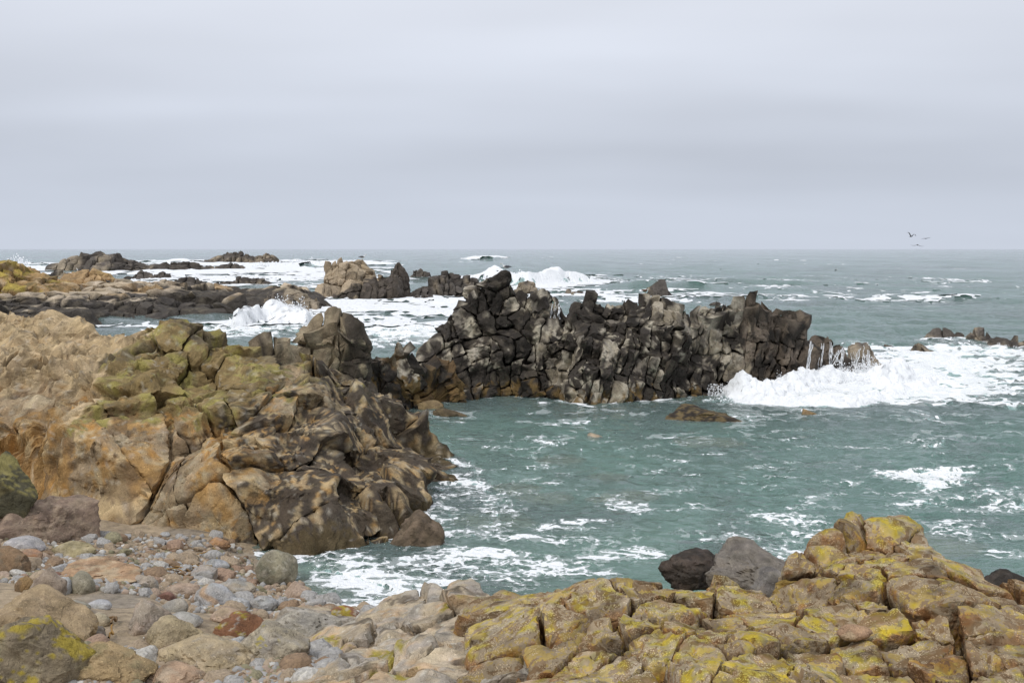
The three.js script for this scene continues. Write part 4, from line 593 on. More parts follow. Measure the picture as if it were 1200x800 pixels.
function foamSheet(x0, x1, z0, z1, cx, cz, sc, lift, name, label, mat, bias = 0) {
  const nx = Math.ceil((x1 - x0) / cx), nz = Math.ceil((z1 - z0) / cz), V = new Float32Array((nx + 1) * (nz + 1)).fill(-1), vid = new Map(), pos = [], uv = [], idx = [];
  for (let j = 0; j <= nz; j++) for (let i = 0; i <= nx; i++) {
    const x = x0 + i * cx, z = z0 + j * cz, m = foamMask(x, z); if (m < 0.03) continue;
    const wx = x + sc * 1.1 * fbm(x / sc / 1.9, z / sc / 1.4, 3, 4), wz = z + sc * 0.9 * fbm(x / sc / 1.9 + 9, z / sc / 1.4, 8, 4);
    const [f1, f2] = worley2(wx / sc / 1.5, wz / sc), [g1, g2] = worley2(wx / sc * 1.7 + 7, wz / sc * 2.3), pat = fbm(x / sc / 5, z / sc / 2.6, 12, 4), fine = fbm(x / sc * 2.5, z / sc * 3.5, 22, 3);
    const w1 = m * 0.6 + 0.4 * pat - 0.2, lace = Math.max(w1 - (f2 - f1), 0.75 * w1 - 0.06 - 1.15 * (g2 - g1)), full = m - 0.84 + 0.36 * pat + 0.32 * fine - 0.15 * (g2 - g1 < 0.12 ? 0 : (g2 - g1));
    V[j * (nx + 1) + i] = Math.max(lace + 0.12 * fine * (m < 0.6 ? 1 : 0.5), full) + bias;
  }
  const put = (i, j, t, q, s) => { const k = i + ',' + j + ',' + t; if (vid.has(k)) return vid.get(k); const x = x0 + q * cx, z = z0 + s * cz, m = foamMask(x, z), D = -z, edge = t ? 0 : clamp(V[j * (nx + 1) + i] * 5), ls = 1 + D * 0.012, y = coveFade(x, z) + lift * (0.4 + 0.6 * edge) + edge * sstep(0.5, 1.05, m) * (0.08 + D * 0.0018) * (fbm(x / ls, z / ls, 5, 4) + 0.35); pos.push(x, y, z); uv.push(x, z); const n = pos.length / 3 - 1; vid.set(k, n); return n; };
  for (let j = 0; j < nz; j++) for (let i = 0; i < nx; i++) {
    const a = V[j * (nx + 1) + i], b = V[j * (nx + 1) + i + 1], c = V[(j + 1) * (nx + 1) + i + 1], d = V[(j + 1) * (nx + 1) + i]; if (a <= 0 && b <= 0 && c <= 0 && d <= 0) continue;
    const poly = [], cr = [[i, j, a, i + 1, j, b], [i + 1, j, b, i + 1, j + 1, c], [i + 1, j + 1, c, i, j + 1, d], [i, j + 1, d, i, j, a]];
    for (const [p, q, v, r, s, w] of cr) { if (v > 0) poly.push(put(p, q, 0, p, q)); if ((v > 0) !== (w > 0)) { const t = v / (v - w), h = q === s; poly.push(put(Math.min(p, r), Math.min(q, s), h ? 1 : 2, p + (r - p) * t, q + (s - q) * t)); } }
    for (let k = 1; k + 1 < poly.length; k++) idx.push(poly[0], poly[k + 1], poly[k]);
  }
  const g = new THREE.BufferGeometry(); g.setAttribute('position', new THREE.BufferAttribute(new Float32Array(pos), 3)); g.setAttribute('uv', new THREE.BufferAttribute(new Float32Array(uv), 2)); g.setIndex(idx); g.computeVertexNormals();
  console.log(name, idx.length / 3); tag(part(name, g, mat, scene), label, 'foam', null, 'stuff');
}
const thinFoam = new THREE.MeshStandardMaterial({ color: new THREE.Color().setRGB(0.8, 0.84, 0.83), roughness: 0.9, transparent: true, opacity: 0.26 }); thinFoam.name = 'thin_foam';
foamSheet(-9, 26, -46, -19, 0.055, 0.07, 0.5, 0.018, 'cove_foam', 'lacy white foam drifting over the green cove water', foamMat);
foamSheet(-9, 26, -46, -19, 0.09, 0.11, 0.5, 0.012, 'cove_foam_film', 'thin bubbly film around the lacy foam of the cove', thinFoam, 0.12);
foamSheet(-40, 62, -112, -46, 0.22, 0.26, 1.2, 0.02, 'surf_foam', 'white surf foam around the reef and behind the headland', foamMat);
foamSheet(-40, 62, -112, -46, 0.28, 0.34, 1.2, 0.01, 'surf_foam_film', 'thin pale film of bubbles around the surf near the reef', thinFoam, 0.15);
foamSheet(-110, 130, -330, -112, 0.7, 1.1, 3.0, 0.2, 'breaker_foam', 'broad white foam of the breakers beyond the reef', foamFar);
foamSheet(-420, 330, -1100, -330, 2.6, 5, 12, 0.5, 'distant_foam', 'thin white foam lines among the islets toward the horizon', foamFar);
// breaking surge: heaped white water
function surge(name, label, path, hgt, wid, seed, cell) {
  const pts = path.map((p) => sea(...p)), xs = pts.map((p) => p[0]), tab = pts.map((p, i) => [p[0], p[2], path[i][2] || 1]).sort((a, b) => a[0] - b[0]), x0 = tab[0][0], x1 = tab[tab.length - 1][0], zs = tab.map((t) => t[1]), z0 = Math.min(...zs) - wid * 2.2, z1 = Math.max(...zs) + wid * 2.2;
  const nx = Math.ceil((x1 - x0) / cell), nz = Math.ceil((z1 - z0) / cell), pos = [], uv = [], idx = [], id = new Int32Array((nx + 1) * (nz + 1)).fill(-1), ev = (x, z) => { const zc = interp(tab, x, 1) + wid * 0.5 * fbm(x / wid * 0.5, seed, 2, 3), t = (x - x0) / (x1 - x0), end = sstep(0, 0.1, t) * sstep(1, 0.9, t), d = (z - zc) / wid, e = d > 0 ? d * 1.5 : d * 0.85; return hgt * end * Math.exp(-e * e) * (0.75 + 0.55 * fbm(x / wid * 0.9, z / wid * 0.9, seed, 5)); };
  for (let j = 0; j <= nz; j++) for (let i = 0; i <= nx; i++) { const x = x0 + i * cell, z = z0 + j * cell, h = ev(x, z); if (h < 0.1 * hgt) continue; const b = 0.10 * hgt; const q = 0.14 * hgt * fbm(x / wid * 3.5, h * 2, z / wid * 3.5, 3); id[j * (nx + 1) + i] = pos.length / 3; pos.push(x + q, coveFade(x, z) - 0.14 * hgt + (h - b) + 0.13 * hgt * Math.abs(fbm(x / wid * 4, 3, z / wid * 4, 3)), z + q * 0.6); uv.push(x, z); }
  for (let j = 0; j < nz; j++) for (let i = 0; i < nx; i++) { const k = j * (nx + 1) + i, a = id[k], b = id[k + 1], c = id[k + nx + 1], d = id[k + nx + 2]; if (a < 0 || b < 0 || c < 0 || d < 0) continue; idx.push(a, c, b, b, c, d); }
  const g = new THREE.BufferGeometry(); g.setAttribute('position', new THREE.BufferAttribute(new Float32Array(pos), 3)); g.setAttribute('uv', new THREE.BufferAttribute(new Float32Array(uv), 2)); g.setIndex(idx); g.computeVertexNormals();
  console.log(name, idx.length / 3); tag(part(numbered(name), g, foamMat, scene), label, 'surge', null, 'stuff');
  return ev;
}
surge('white_surge', 'heaped white surge breaking against the end of the reef wall', [[838, 466], [880, 468], [930, 462], [985, 450], [1030, 452], [1080, 446]], 1.5, 2.2, 3, 0.1);
surge('white_surge', 'second band of tumbling white water along the front of the surge', [[850, 474], [920, 476], [990, 478], [1060, 462], [1110, 446]], 0.75, 1.3, 5, 0.1);
surge('white_surge', 'white surge climbing through the gap behind the headland blocks', [[268, 386], [290, 384], [320, 380], [350, 382], [368, 384]], 3.2, 3.4, 9, 0.3);
surge('white_surge', 'curling white breaker crest far behind the block pile', [[540, 331], [590, 332], [640, 333], [668, 332]], 2.6, 5, 13, 0.7);
// spray: separate clots of water in the air
{
  const g = new THREE.IcosahedronGeometry(1, 0), m = new THREE.MeshStandardMaterial({ color: new THREE.Color().setRGB(0.88, 0.89, 0.9), roughness: 0.8 }), r = mulberry(91), list = [];
  const burst = (px, py, D, n, wx, wy, wz, s) => { const c = at(px, py, D); for (let i = 0; i < n; i++) { const u = r() * 2 - 1, up = Math.pow(r(), 2.2) * wy * (1 - 0.5 * Math.abs(u)) * (0.45 + 0.9 * Math.abs(noise(u * 6, px, 1))) ; list.push([c[0] + u * wx, c[1] + up, c[2] + (r() * 2 - 1) * wz, s * (0.25 + Math.pow(r(), 3) * 1.2)]); } };
  burst(870, 462, 60.5, 4500, 2.2, 1.6, 1.2, 0.03); burst(920, 458, 62, 5400, 2.6, 1.5, 1.2, 0.03); burst(975, 446, 65, 4500, 2.2, 1.7, 1.2, 0.03); burst(1015, 438, 67, 3600, 1.6, 1.7, 1.2, 0.03); burst(1060, 440, 68, 2100, 2.6, 0.8, 1.4, 0.03); burst(850, 472, 58, 600, 1.2, 0.5, 0.8, 0.05);
  burst(325, 378, 121, 6000, 3.6, 4.2, 2, 0.06); burst(345, 375, 119, 3000, 2.0, 4.0, 2, 0.06); burst(300, 380, 121, 900, 3, 2.2, 2, 0.1); burst(640, 392, 66, 700, 0.8, 1.9, 0.8, 0.05); burst(605, 331, 255, 1500, 14, 4, 3, 0.18); burst(350, 312, 480, 700, 22, 6, 4, 0.3); burst(20, 309, 480, 300, 5, 6, 3, 0.3);
  const o = new THREE.InstancedMesh(g, m, list.length), M = new THREE.Matrix4(); list.forEach((p, i) => { M.makeScale(p[3], p[3] * 1.2, p[3]); M.setPosition(p[0], p[1], p[2]); o.setMatrixAt(i, M); });
  o.name = 'sea_spray'; o.castShadow = o.receiveShadow = true; scene.add(o); tag(o, 'drops of white spray thrown up where waves strike rock', 'spray', null, 'stuff');
}
// ------------------------------------------------------------------ stones on the beach
const landH = (x, z) => Math.max(shelfH(x, z), headH(x, z));
const mottle = (c1, c2, extra) => (X, Y, Z, nx, ny, nz, out) => { const a = fbm(X * 3, Y * 3, Z * 3, 4), b = fbm(X * 8 + 5, Y * 8, Z * 8, 3); setc(out, c1, 1 + 0.18 * b); mixc(out, c2, sstep(-0.1, 0.35, a + 0.3 * b)); if (extra) extra(X, Y, Z, nx, ny, nz, out, a, b); };
const mossy = (X, Y, Z, nx, ny, nz, out, a, b) => mixc(out, [0.29, 0.225, 0.035], sstep(0.05, 0.2, 0.7 * a + 0.5 * b + (ny > 0.3 ? 0.12 : -0.5)) * 0.9);
const algae = (X, Y, Z, nx, ny, nz, out, a, b) => { mixc(out, [0.19, 0.09, 0.05], 0.8); mixc(out, [0.28, 0.22, 0.035], sstep(0.2, 0.32, a + 0.5 * b + (ny > 0.5 ? 0.02 : -0.4)) * 0.9); mixc(out, [0.4, 0.37, 0.33], sstep(0.4, 0.5, b) * 0.6); };
const GREY = [0.30, 0.29, 0.275], BLUE = [0.34, 0.34, 0.335], TAN = [0.33, 0.255, 0.175], BROWN = [0.215, 0.145, 0.088], MAROON = [0.19, 0.105, 0.08], PINK = [0.34, 0.255, 0.19], OLIVE = [0.20, 0.18, 0.11], RED = [0.29, 0.195, 0.135], WHITE = [0.46, 0.44, 0.40], PURPLE = [0.215, 0.155, 0.128], DARK = [0.10, 0.085, 0.07];
const placedStones = [], landmarks = [];
let sseed = 400;
function boulder(name, label, px, py, w, h, c1, c2, o = {}) {
  const g0 = o.at || cast(beachH, px, py + h * (o.drop ?? 0.3), 9, 40); if (!g0) { console.log('no ground for', label); return; }
  const k = -g0[2] / F * 1.05, half = [w / 2 * k * 1.03, h / 2 * k * (o.tall || 1.12), w / 2 * k * (o.deep || 0.8)], D = -g0[2];
  const [pos, idx] = stoneGeo(half, { chip: o.chip, seed: sseed++, detail: Math.round(clamp(Math.max(w, h) / 5, 6, 18)), p: o.p || 7, planes: o.planes || 14, noise: o.noise ?? 0.06, turn: o.turn || 0, tilt: o.lean || 0, cracks: o.cracks, flat: o.flat });
  const org = [g0[0], g0[1] + half[1] * (o.rise ?? 0.35), g0[2] - half[2] * 0.2];
  const m = part(numbered(name), finish(pos, idx, org, mottle(c1, c2, o.extra)), M_NEAR, scene, org); tag(m, label, o.cat || 'boulder', o.group); placedStones.push([g0[0], g0[2], Math.max(half[0], half[2]) * 0.85]); landmarks.push([g0[0], g0[2], label.split(/ (?:below|beside|at|among|leaning|between|resting|sunk|on|next|behind|near|in|with|split|pointing|lying|of|half|thickly|to|above|against|covered) /)[0]]); return m;
}
boulder('mossy_block', 'dark square block with a green mossy top at the cliff foot', 2, 578, 54, 56, [0.075, 0.07, 0.045], [0.11, 0.095, 0.05], { p: 16, planes: 7, tall: 1.1, rise: 0.75, noise: 0.04, at: at(4, 606, 26.5), extra: (X, Y, Z, nx, ny, nz, out, a, b) => { if (ny > 0.35) mixc(out, [0.20, 0.175, 0.065], sstep(-0.1, 0.1, a + b + 0.1) * 0.8); } });
boulder('purple_boulder', 'large angular purple brown boulder leaning on the ochre cliff', 42, 614, 92, 52, [0.225, 0.165, 0.125], [0.28, 0.215, 0.16], { p: 18, planes: 8, noise: 0.04, turn: 0.5, lean: 0.25 });
boulder('grey_boulder', 'long smooth pale grey stone below the purple boulder', 25, 638, 46, 22, [0.34, 0.33, 0.33], [0.40, 0.38, 0.37], { p: 4, lean: -0.15 });
boulder('rust_boulder', 'round rust red stone beside the long grey stone', 32, 653, 30, 20, RED, [0.33, 0.18, 0.10], { p: 5 });
boulder('brown_boulder', 'dark brown boulder half buried below the rust red stone', 6, 660, 46, 40, BROWN, [0.17, 0.13, 0.09], { p: 9 });
boulder('ochre_stone', 'egg shaped ochre brown stone among grey pebbles', 29, 687, 26, 23, [0.28, 0.185, 0.09], [0.20, 0.14, 0.085], { p: 4 });
boulder('grey_brown_block', 'angular grey brown block beside the egg shaped stone', 57, 692, 36, 36, [0.25, 0.20, 0.155], [0.30, 0.26, 0.22], { p: 14, planes: 9 });
boulder('pale_stone', 'pale blue grey stone between two larger beach boulders', 73, 688, 22, 26, [0.38, 0.39, 0.40], [0.33, 0.33, 0.33], { p: 5 });
boulder('olive_boulder', 'olive grey dome shaped boulder on the upper beach', 96, 684, 30, 33, [0.24, 0.22, 0.165], [0.29, 0.265, 0.21], { p: 5 });
boulder('maroon_stone', 'small maroon stone resting near the dome shaped boulder', 64, 675, 16, 11, MAROON, RED, { p: 5, cat: 'stone' });
boulder('flat_slab', 'flat rusty tan slab sunk level in the sand', 108, 666, 86, 36, [0.35, 0.23, 0.14], [0.39, 0.30, 0.20], { p: 14, planes: 10, tall: 0.6, rise: 0.1, flat: true });
boulder('olive_slab', 'low olive tan rock at the cliff foot', 84, 646, 44, 20, [0.30, 0.255, 0.15], [0.35, 0.30, 0.2], { p: 9 });
boulder('striped_boulder', 'smooth grey boulder with a tan band beside the kelp', 252, 700, 50, 34, [0.33, 0.33, 0.33], [0.36, 0.35, 0.34], { p: 4, lean: -0.35, extra: (X, Y, Z, nx, ny, nz, out, a) => mixc(out, [0.36, 0.26, 0.18], sstep(0.1, 0.04, Math.abs((X + 7) * 0.8 + (Y - 1) * 0.7 + 0.1 * a))) });
boulder('grey_boulder', 'grey wedge shaped boulder next to pink tan bedrock', 307, 709, 36, 22, [0.27, 0.27, 0.265], [0.31, 0.30, 0.285], { p: 8 });
boulder('round_boulder', 'large round green grey boulder at the edge of the water', 324, 671, 48, 44, [0.235, 0.215, 0.155], [0.17, 0.165, 0.12], { p: 5, rise: 0.55, extra: (X, Y, Z, nx, ny, nz, out, a, b) => mixc(out, [0.38, 0.35, 0.29], sstep(0.2, 0.35, b) * 0.5) });
boulder('flat_stone', 'flat grey tan stone behind the grey wedge boulder', 276, 689, 42, 25, [0.33, 0.285, 0.225], [0.30, 0.285, 0.26], { p: 8, tall: 0.9 });
boulder('pale_stone', 'pale blue grey oval stone near the kelp tangle', 254, 662, 30, 15, BLUE, [0.38, 0.39, 0.40], { p: 4 });
boulder('broken_stone', 'broken grey stone with kelp against it', 237, 675, 28, 19, [0.33, 0.29, 0.25], GREY, { p: 14, planes: 9 });
boulder('maroon_stone', 'deep maroon stone among gravel in mid beach', 193, 702, 22, 17, MAROON, [0.16, 0.085, 0.065], { p: 6, cat: 'stone' });
boulder('wedge_stone', 'triangular pink grey stone pointing up in mid beach', 172, 727, 38, 40, [0.31, 0.265, 0.215], [0.35, 0.28, 0.22], { p: 12, planes: 8, turn: 0.8 });
boulder('grey_boulder', 'rounded grey brown boulder behind the oblong grey stone', 206, 711, 30, 20, [0.30, 0.275, 0.235], [0.26, 0.245, 0.22], { p: 5 });
boulder('oblong_stone', 'oblong grey stone lying above the layered tan rock', 216, 727, 42, 16, [0.29, 0.28, 0.255], [0.33, 0.31, 0.28], { p: 4, lean: -0.12 });
boulder('dark_boulder', 'dark grey brown boulder beside the big tan boulder', 99, 748, 44, 28, [0.165, 0.14, 0.115], [0.21, 0.18, 0.15], { p: 8, lean: 0.3 });
boulder('tan_boulder', 'very big tan boulder behind the yellow mossed boulder', 46, 729, 108, 56, [0.31, 0.235, 0.145], [0.26, 0.195, 0.12], { p: 11, planes: 10, lean: -0.2, cracks: 0.03 });
boulder('mossed_boulder', 'big grey boulder thickly covered with bright yellow moss', 36, 772, 112, 92, [0.19, 0.155, 0.105], [0.235, 0.2, 0.13], { p: 10, planes: 10, lean: -0.25, extra: mossy });
boulder('tan_boulder', 'smooth golden tan boulder beside the yellow mossed boulder', 122, 783, 88, 48, [0.32, 0.235, 0.13], [0.25, 0.20, 0.11], { p: 9, planes: 10, lean: -0.2 });
boulder('pink_boulder', 'pinkish tan boulder below the layered tan rock', 205, 797, 58, 24, [0.33, 0.23, 0.155], [0.36, 0.28, 0.2], { p: 8 });
boulder('algae_boulder', 'red brown boulder with a patch of yellow algae on top', 284, 736, 58, 30, [0.2, 0.12, 0.07], [0.24, 0.15, 0.09], { p: 7, extra: algae });
boulder('cracked_boulder', 'grey boulder split by a long crack beside pale ledge', 320, 757, 80, 50, [0.32, 0.28, 0.21], [0.28, 0.255, 0.215], { p: 9, planes: 11, cracks: 0.09, extra: (X, Y, Z, nx, ny, nz, out, a, b) => mixc(out, [0.34, 0.28, 0.05], sstep(0.3, 0.4, a + 0.3 * b) * (ny > 0.4 ? 0.8 : 0)) });
boulder('layered_rock', 'tan rock of stacked rounded layers in mid beach', 204, 749, 60, 50, [0.33, 0.27, 0.175], [0.28, 0.23, 0.15], { p: 8, cracks: 0.1 });
boulder('layered_rock', 'long tan slab with worn layers below the stacked rock', 246, 774, 104, 38, [0.35, 0.28, 0.18], [0.31, 0.265, 0.2], { p: 8, cracks: 0.09, lean: -0.1 });
boulder('tan_stone', 'small rounded tan stone between layered and cracked rocks', 268, 754, 26, 17, TAN, [0.37, 0.31, 0.22], { p: 5, cat: 'stone' });
boulder('knobbly_rock', 'knobbly grey rock with deep folds near the wet pebbles', 358, 740, 78, 46, [0.31, 0.285, 0.24], [0.27, 0.25, 0.215], { p: 7, cracks: 0.13, noise: 0.1 });
boulder('pale_stone', 'flat whitish stone in the middle of the pebbles', 117, 709, 27, 13, [0.40, 0.40, 0.40], [0.36, 0.36, 0.37], { p: 5 });
boulder('tan_stone', 'pale yellow tan stone near the flat whitish stone', 116, 727, 27, 20, [0.40, 0.34, 0.235], [0.36, 0.31, 0.22], { p: 5, cat: 'stone' });
boulder('grey_brown_block', 'grey tan lump at the upper edge of the gravel', 167, 685, 29, 22, [0.33, 0.28, 0.22], [0.28, 0.26, 0.23], { p: 8 });
boulder('pink_slab', 'low pink tan slab above the maroon stone', 213, 690, 40, 21, PINK, [0.33, 0.26, 0.2], { p: 10, tall: 0.8 });
boulder('pink_stone', 'pinkish stone below the smooth banded boulder', 265, 722, 38, 18, PINK, TAN, { p: 7 });
boulder('green_grey_stone', 'low green grey stone beside the big tan boulder', 88, 713, 34, 21, [0.29, 0.27, 0.215], [0.33, 0.31, 0.26], { p: 6 });
boulder('brown_boulder', 'flat brown stone between block and tan boulder', 52, 704, 29, 17, [0.24, 0.19, 0.14], [0.20, 0.15, 0.1], { p: 7 });
boulder('rusty_stone', 'rusty brown stone on the sand strip under the cliff', 256, 637, 24, 12, [0.29, 0.17, 0.09], RED, { p: 8, cat: 'stone' });
boulder('algae_boulder', 'brown algae covered rock at the foot of the pale ledge', 400, 724, 40, 28, [0.2, 0.12, 0.07], [0.24, 0.15, 0.09], { p: 6, extra: algae });
// rocks standing in the cove
const wetCol = (k) => (X, Y, Z, nx, ny, nz, out, a, b) => { mixc(out, [0.055, 0.045, 0.034], sstep(0.12, 0.02, Y - 0.05 * a) * 0.9 * k); };
boulder('wet_boulder', 'wet brown boulder in the cove at the foot of the headland', 494, 626, 50, 46, [0.115, 0.088, 0.062], [0.16, 0.12, 0.085], { p: 10, planes: 9, rise: 0.3, at: sea(492, 640), extra: wetCol(1) });
boulder('cove_rock', 'flat brown rock with a dark cap in front of the reef', 821, 487, 58, 20, [0.14, 0.105, 0.055], [0.19, 0.14, 0.075], { p: 10, planes: 9, rise: 0.2, at: sea(821, 493), extra: (X, Y, Z, nx, ny, nz, out, a) => mixc(out, [0.04, 0.033, 0.027], sstep(0.0, 0.2, a + (ny > 0.6 ? 0.15 : -0.3))) });
boulder('cove_rock', 'small golden rock alone in the water before the surge', 950, 489, 16, 12, [0.24, 0.17, 0.09], [0.2, 0.14, 0.08], { p: 10, planes: 8, at: sea(950, 492) });
boulder('cove_rock', 'tan rock tip just breaking the surface in mid cove', 697, 513, 18, 10, [0.28, 0.22, 0.15], [0.33, 0.27, 0.2], { p: 9, planes: 8, rise: 0.1, at: sea(697, 516) });
boulder('cove_rock', 'pale brown rock in the channel below the saddle', 506, 478, 30, 14, [0.22, 0.165, 0.09], [0.19, 0.14, 0.08], { p: 9, at: sea(506, 481) });
boulder('cove_rock', 'dark brown wedge rock awash beside the pale channel rock', 526, 486, 32, 11, [0.09, 0.07, 0.045], [0.13, 0.1, 0.06], { p: 9, lean: -0.15, at: sea(526, 489) });
boulder('dark_wet_rock', 'black wet rock at the water behind the lichen outcrop', 812, 662, 70, 34, [0.045, 0.038, 0.032], [0.07, 0.055, 0.045], { p: 9, rise: 0.1, tall: 1.3, at: at(815, 672, 22.5), noise: 0.1, cracks: 0.1 });
boulder('grey_wet_rock', 'ribbed grey rock rising behind the lichen outcrop', 893, 668, 96, 42, [0.165, 0.148, 0.128], [0.21, 0.185, 0.155], { p: 10, planes: 9, rise: 0.0, tall: 1.1, at: at(893, 680, 19.5), cracks: 0.14, lean: -0.25, chip: 0.2 });
boulder('grey_wet_rock', 'smooth grey slab leaning on the ribbed grey rock', 910, 690, 46, 34, [0.16, 0.148, 0.135], [0.2, 0.18, 0.155], { p: 14, planes: 8, rise: 0.1, at: at(910, 692, 17.3) });
boulder('black_rock', 'black rock in the water below the lichen dome', 1186, 694, 66, 46, [0.035, 0.03, 0.026], [0.06, 0.05, 0.042], { p: 12, planes: 9, rise: 0.1, at: at(1188, 703, 19), cracks: 0.06 });
boulder('pink_stone', 'loose pinkish stone lying in a hollow of the lichen outcrop', 1001, 745, 36, 17, [0.36, 0.235, 0.15], [0.40, 0.3, 0.2], { p: 5, rise: 0.9, at: cast(shelfH, 1001, 750, 8, 16), cat: 'stone' });
for (const [px, py, w, h, d, l] of [[605, 575, 60, 14, 0.1, 'sunken tan rock showing through the water near the headland tip'], [640, 585, 70, 16, 0.25, 'long sunken rock seen under the water in mid cove'], [735, 585, 80, 14, 0.14, 'sunken rock with foam streaming off its edge'], [715, 560, 50, 14, 0.3, 'pale sunken boulder under green water'], [660, 540, 60, 12, 0.3, 'sunken brown boulder between cove and reef'], [580, 610, 90, 18, 0.3, 'broad sunken shelf below the headland tip'], [1100, 640, 110, 20, 0.3, 'dark sunken rock behind the lichen dome'], [830, 520, 80, 10, 0.25, 'dim sunken rock in front of the flat brown rock']]) boulder('sunken_rock', l, px, py, w, h, [0.33, 0.27, 0.18], [0.27, 0.215, 0.14], { p: 6, tall: 0.9, rise: -0.1, at: (() => { const p = sea(px, py); p[1] -= d; return p; })(), cat: 'sunken rock' });

// pebbles: variants cloned
const shapes = []; for (let i = 0; i < 10; i++) { const r = mulberry(900 + i), [pos, idx] = stoneGeo([1, 0.55 + 0.25 * r(), 0.7 + 0.25 * r()], { seed: 800 + i, detail: 3, p: i < 5 ? 4.5 + i * 0.7 : 16, planes: i < 5 ? 13 : 9, noise: 0.08 }); const g = finish(pos, idx, [i * 3, 0, 0], null, i); shapes.push(g); }
const kinds = [['grey', GREY, 1.1], ['blue grey', BLUE, 1.05], ['tan', TAN, 1], ['brown', BROWN, 1.1], ['rust red', RED, 1], ['pinkish', PINK, 1], ['whitish', WHITE, 0.95], ['olive', OLIVE, 1.2]].map(([n, c, k]) => { const m = new THREE.MeshStandardMaterial({ color: new THREE.Color().setRGB(c[0] * k / 0.63, c[1] * k / 0.63, c[2] * k / 0.63), roughness: 0.85, map: rep(granite, 1.2), bumpMap: rep(rockBump, 1.1), bumpScale: 0.02 }); m.name = 'pebble_' + n.replace(' ', '_'); return [n, m]; });
{
  const r = mulberry(555), M = new THREE.Matrix4(), e = new THREE.Euler(), q = new THREE.Quaternion(); let n = 0;
  const free = (x, z, R) => { for (const s of placedStones) if ((s[0] - x) ** 2 + (s[1] - z) ** 2 < (s[2] * 0.8 + R * 0.75) ** 2) return false; return true; };
  const spot = () => { const px = lerp(-60, 470, r()), py = lerp(628, 812, Math.pow(r(), 0.85)); const p = cast(beachH, px, py, 12, 33, 0.12); if (!p) return null; const l = landH(p[0], p[2]); if (l > p[1] + 0.12 || p[1] < 0.02 + 0.1 * r()) return null; if (py < 655 && r() < 0.72) return null; return p; };
  const proto = new Map();
  for (let i = 0; i < 9000 && n < 290; i++) {
    const p = spot(); if (!p) continue; const R = i < 1500 ? lerp(0.14, 0.32, Math.pow(r(), 1.6)) : i < 4000 ? lerp(0.1, 0.2, r()) : lerp(0.06, 0.14, r()); if (!free(p[0], p[2], R)) continue;
    placedStones.push([p[0], p[2], R]); const k = Math.floor(r() * 10), c = [0, 0, 0, 1, 2, 2, 2, 2, 3, 3, 4, 5, 6, 7][Math.floor(r() * 14)], key = k * 8 + c, [cn, mat] = kinds[c]; let m = proto.get(key);
    if (m) m = m.clone(); else { m = new THREE.Mesh(shapes[k], mat); m.castShadow = m.receiveShadow = true; proto.set(key, m); }
    m.name = numbered('pebble'); m.userData = {}; m.position.set(p[0], p[1] + R * 0.28, p[2]); m.rotation.set((r() - 0.5) * 0.6, r() * 6.28, (r() - 0.5) * 0.6); m.scale.set(R, R * lerp(0.8, 1.15, r()), R); scene.add(m);
    let best = null, bd = 1e9; for (const l of landmarks) { const d = (l[0] - p[0]) ** 2 + (l[1] - p[2]) ** 2; if (d < bd) { bd = d; best = l; } }
    const lab = (R > 0.17 ? 'large ' : R < 0.1 ? 'small ' : '') + cn + (k < 5 ? ' rounded' : ' angular') + ' pebble by the ' + best[2]; tag(m, lab, 'pebble', 'loose pebbles of the cove beach'); n++;
  }
  const N = 26000, inst = new THREE.InstancedMesh((() => { const [pos, idx] = stoneGeo([1, 0.7, 0.85], { seed: 77, detail: 2, p: 6, planes: 11, noise: 0.1 }); return finish(pos, idx, [0, 0, 0], null); })(), new THREE.MeshStandardMaterial({ color: 0xffffff, roughness: 0.9 }), N), col = new THREE.Color(); let k = 0;
  for (let i = 0; i < 120000 && k < N; i++) { const p = spot(); if (!p) continue; const R = lerp(0.022, 0.11, Math.pow(r(), 1.8)); e.set(r() * 6, r() * 6, r() * 6); q.setFromEuler(e); M.compose(new THREE.Vector3(p[0], p[1] + R * 0.3, p[2]), q, new THREE.Vector3(R, R, R)); inst.setMatrixAt(k, M); const c = [GREY, GREY, TAN, BROWN, TAN, PINK, WHITE, OLIVE, TAN][Math.floor(r() * 9)], t = 0.8 + 0.4 * r(); inst.setColorAt(k, col.setRGB(c[0] * t, c[1] * t, c[2] * t)); k++; }
  inst.count = k; inst.name = 'beach_gravel'; inst.castShadow = inst.receiveShadow = true; scene.add(inst); tag(inst, 'fine mixed gravel between the pebbles of the beach', 'gravel', null, 'stuff'); console.log('pebbles', n, 'gravel', k);
}
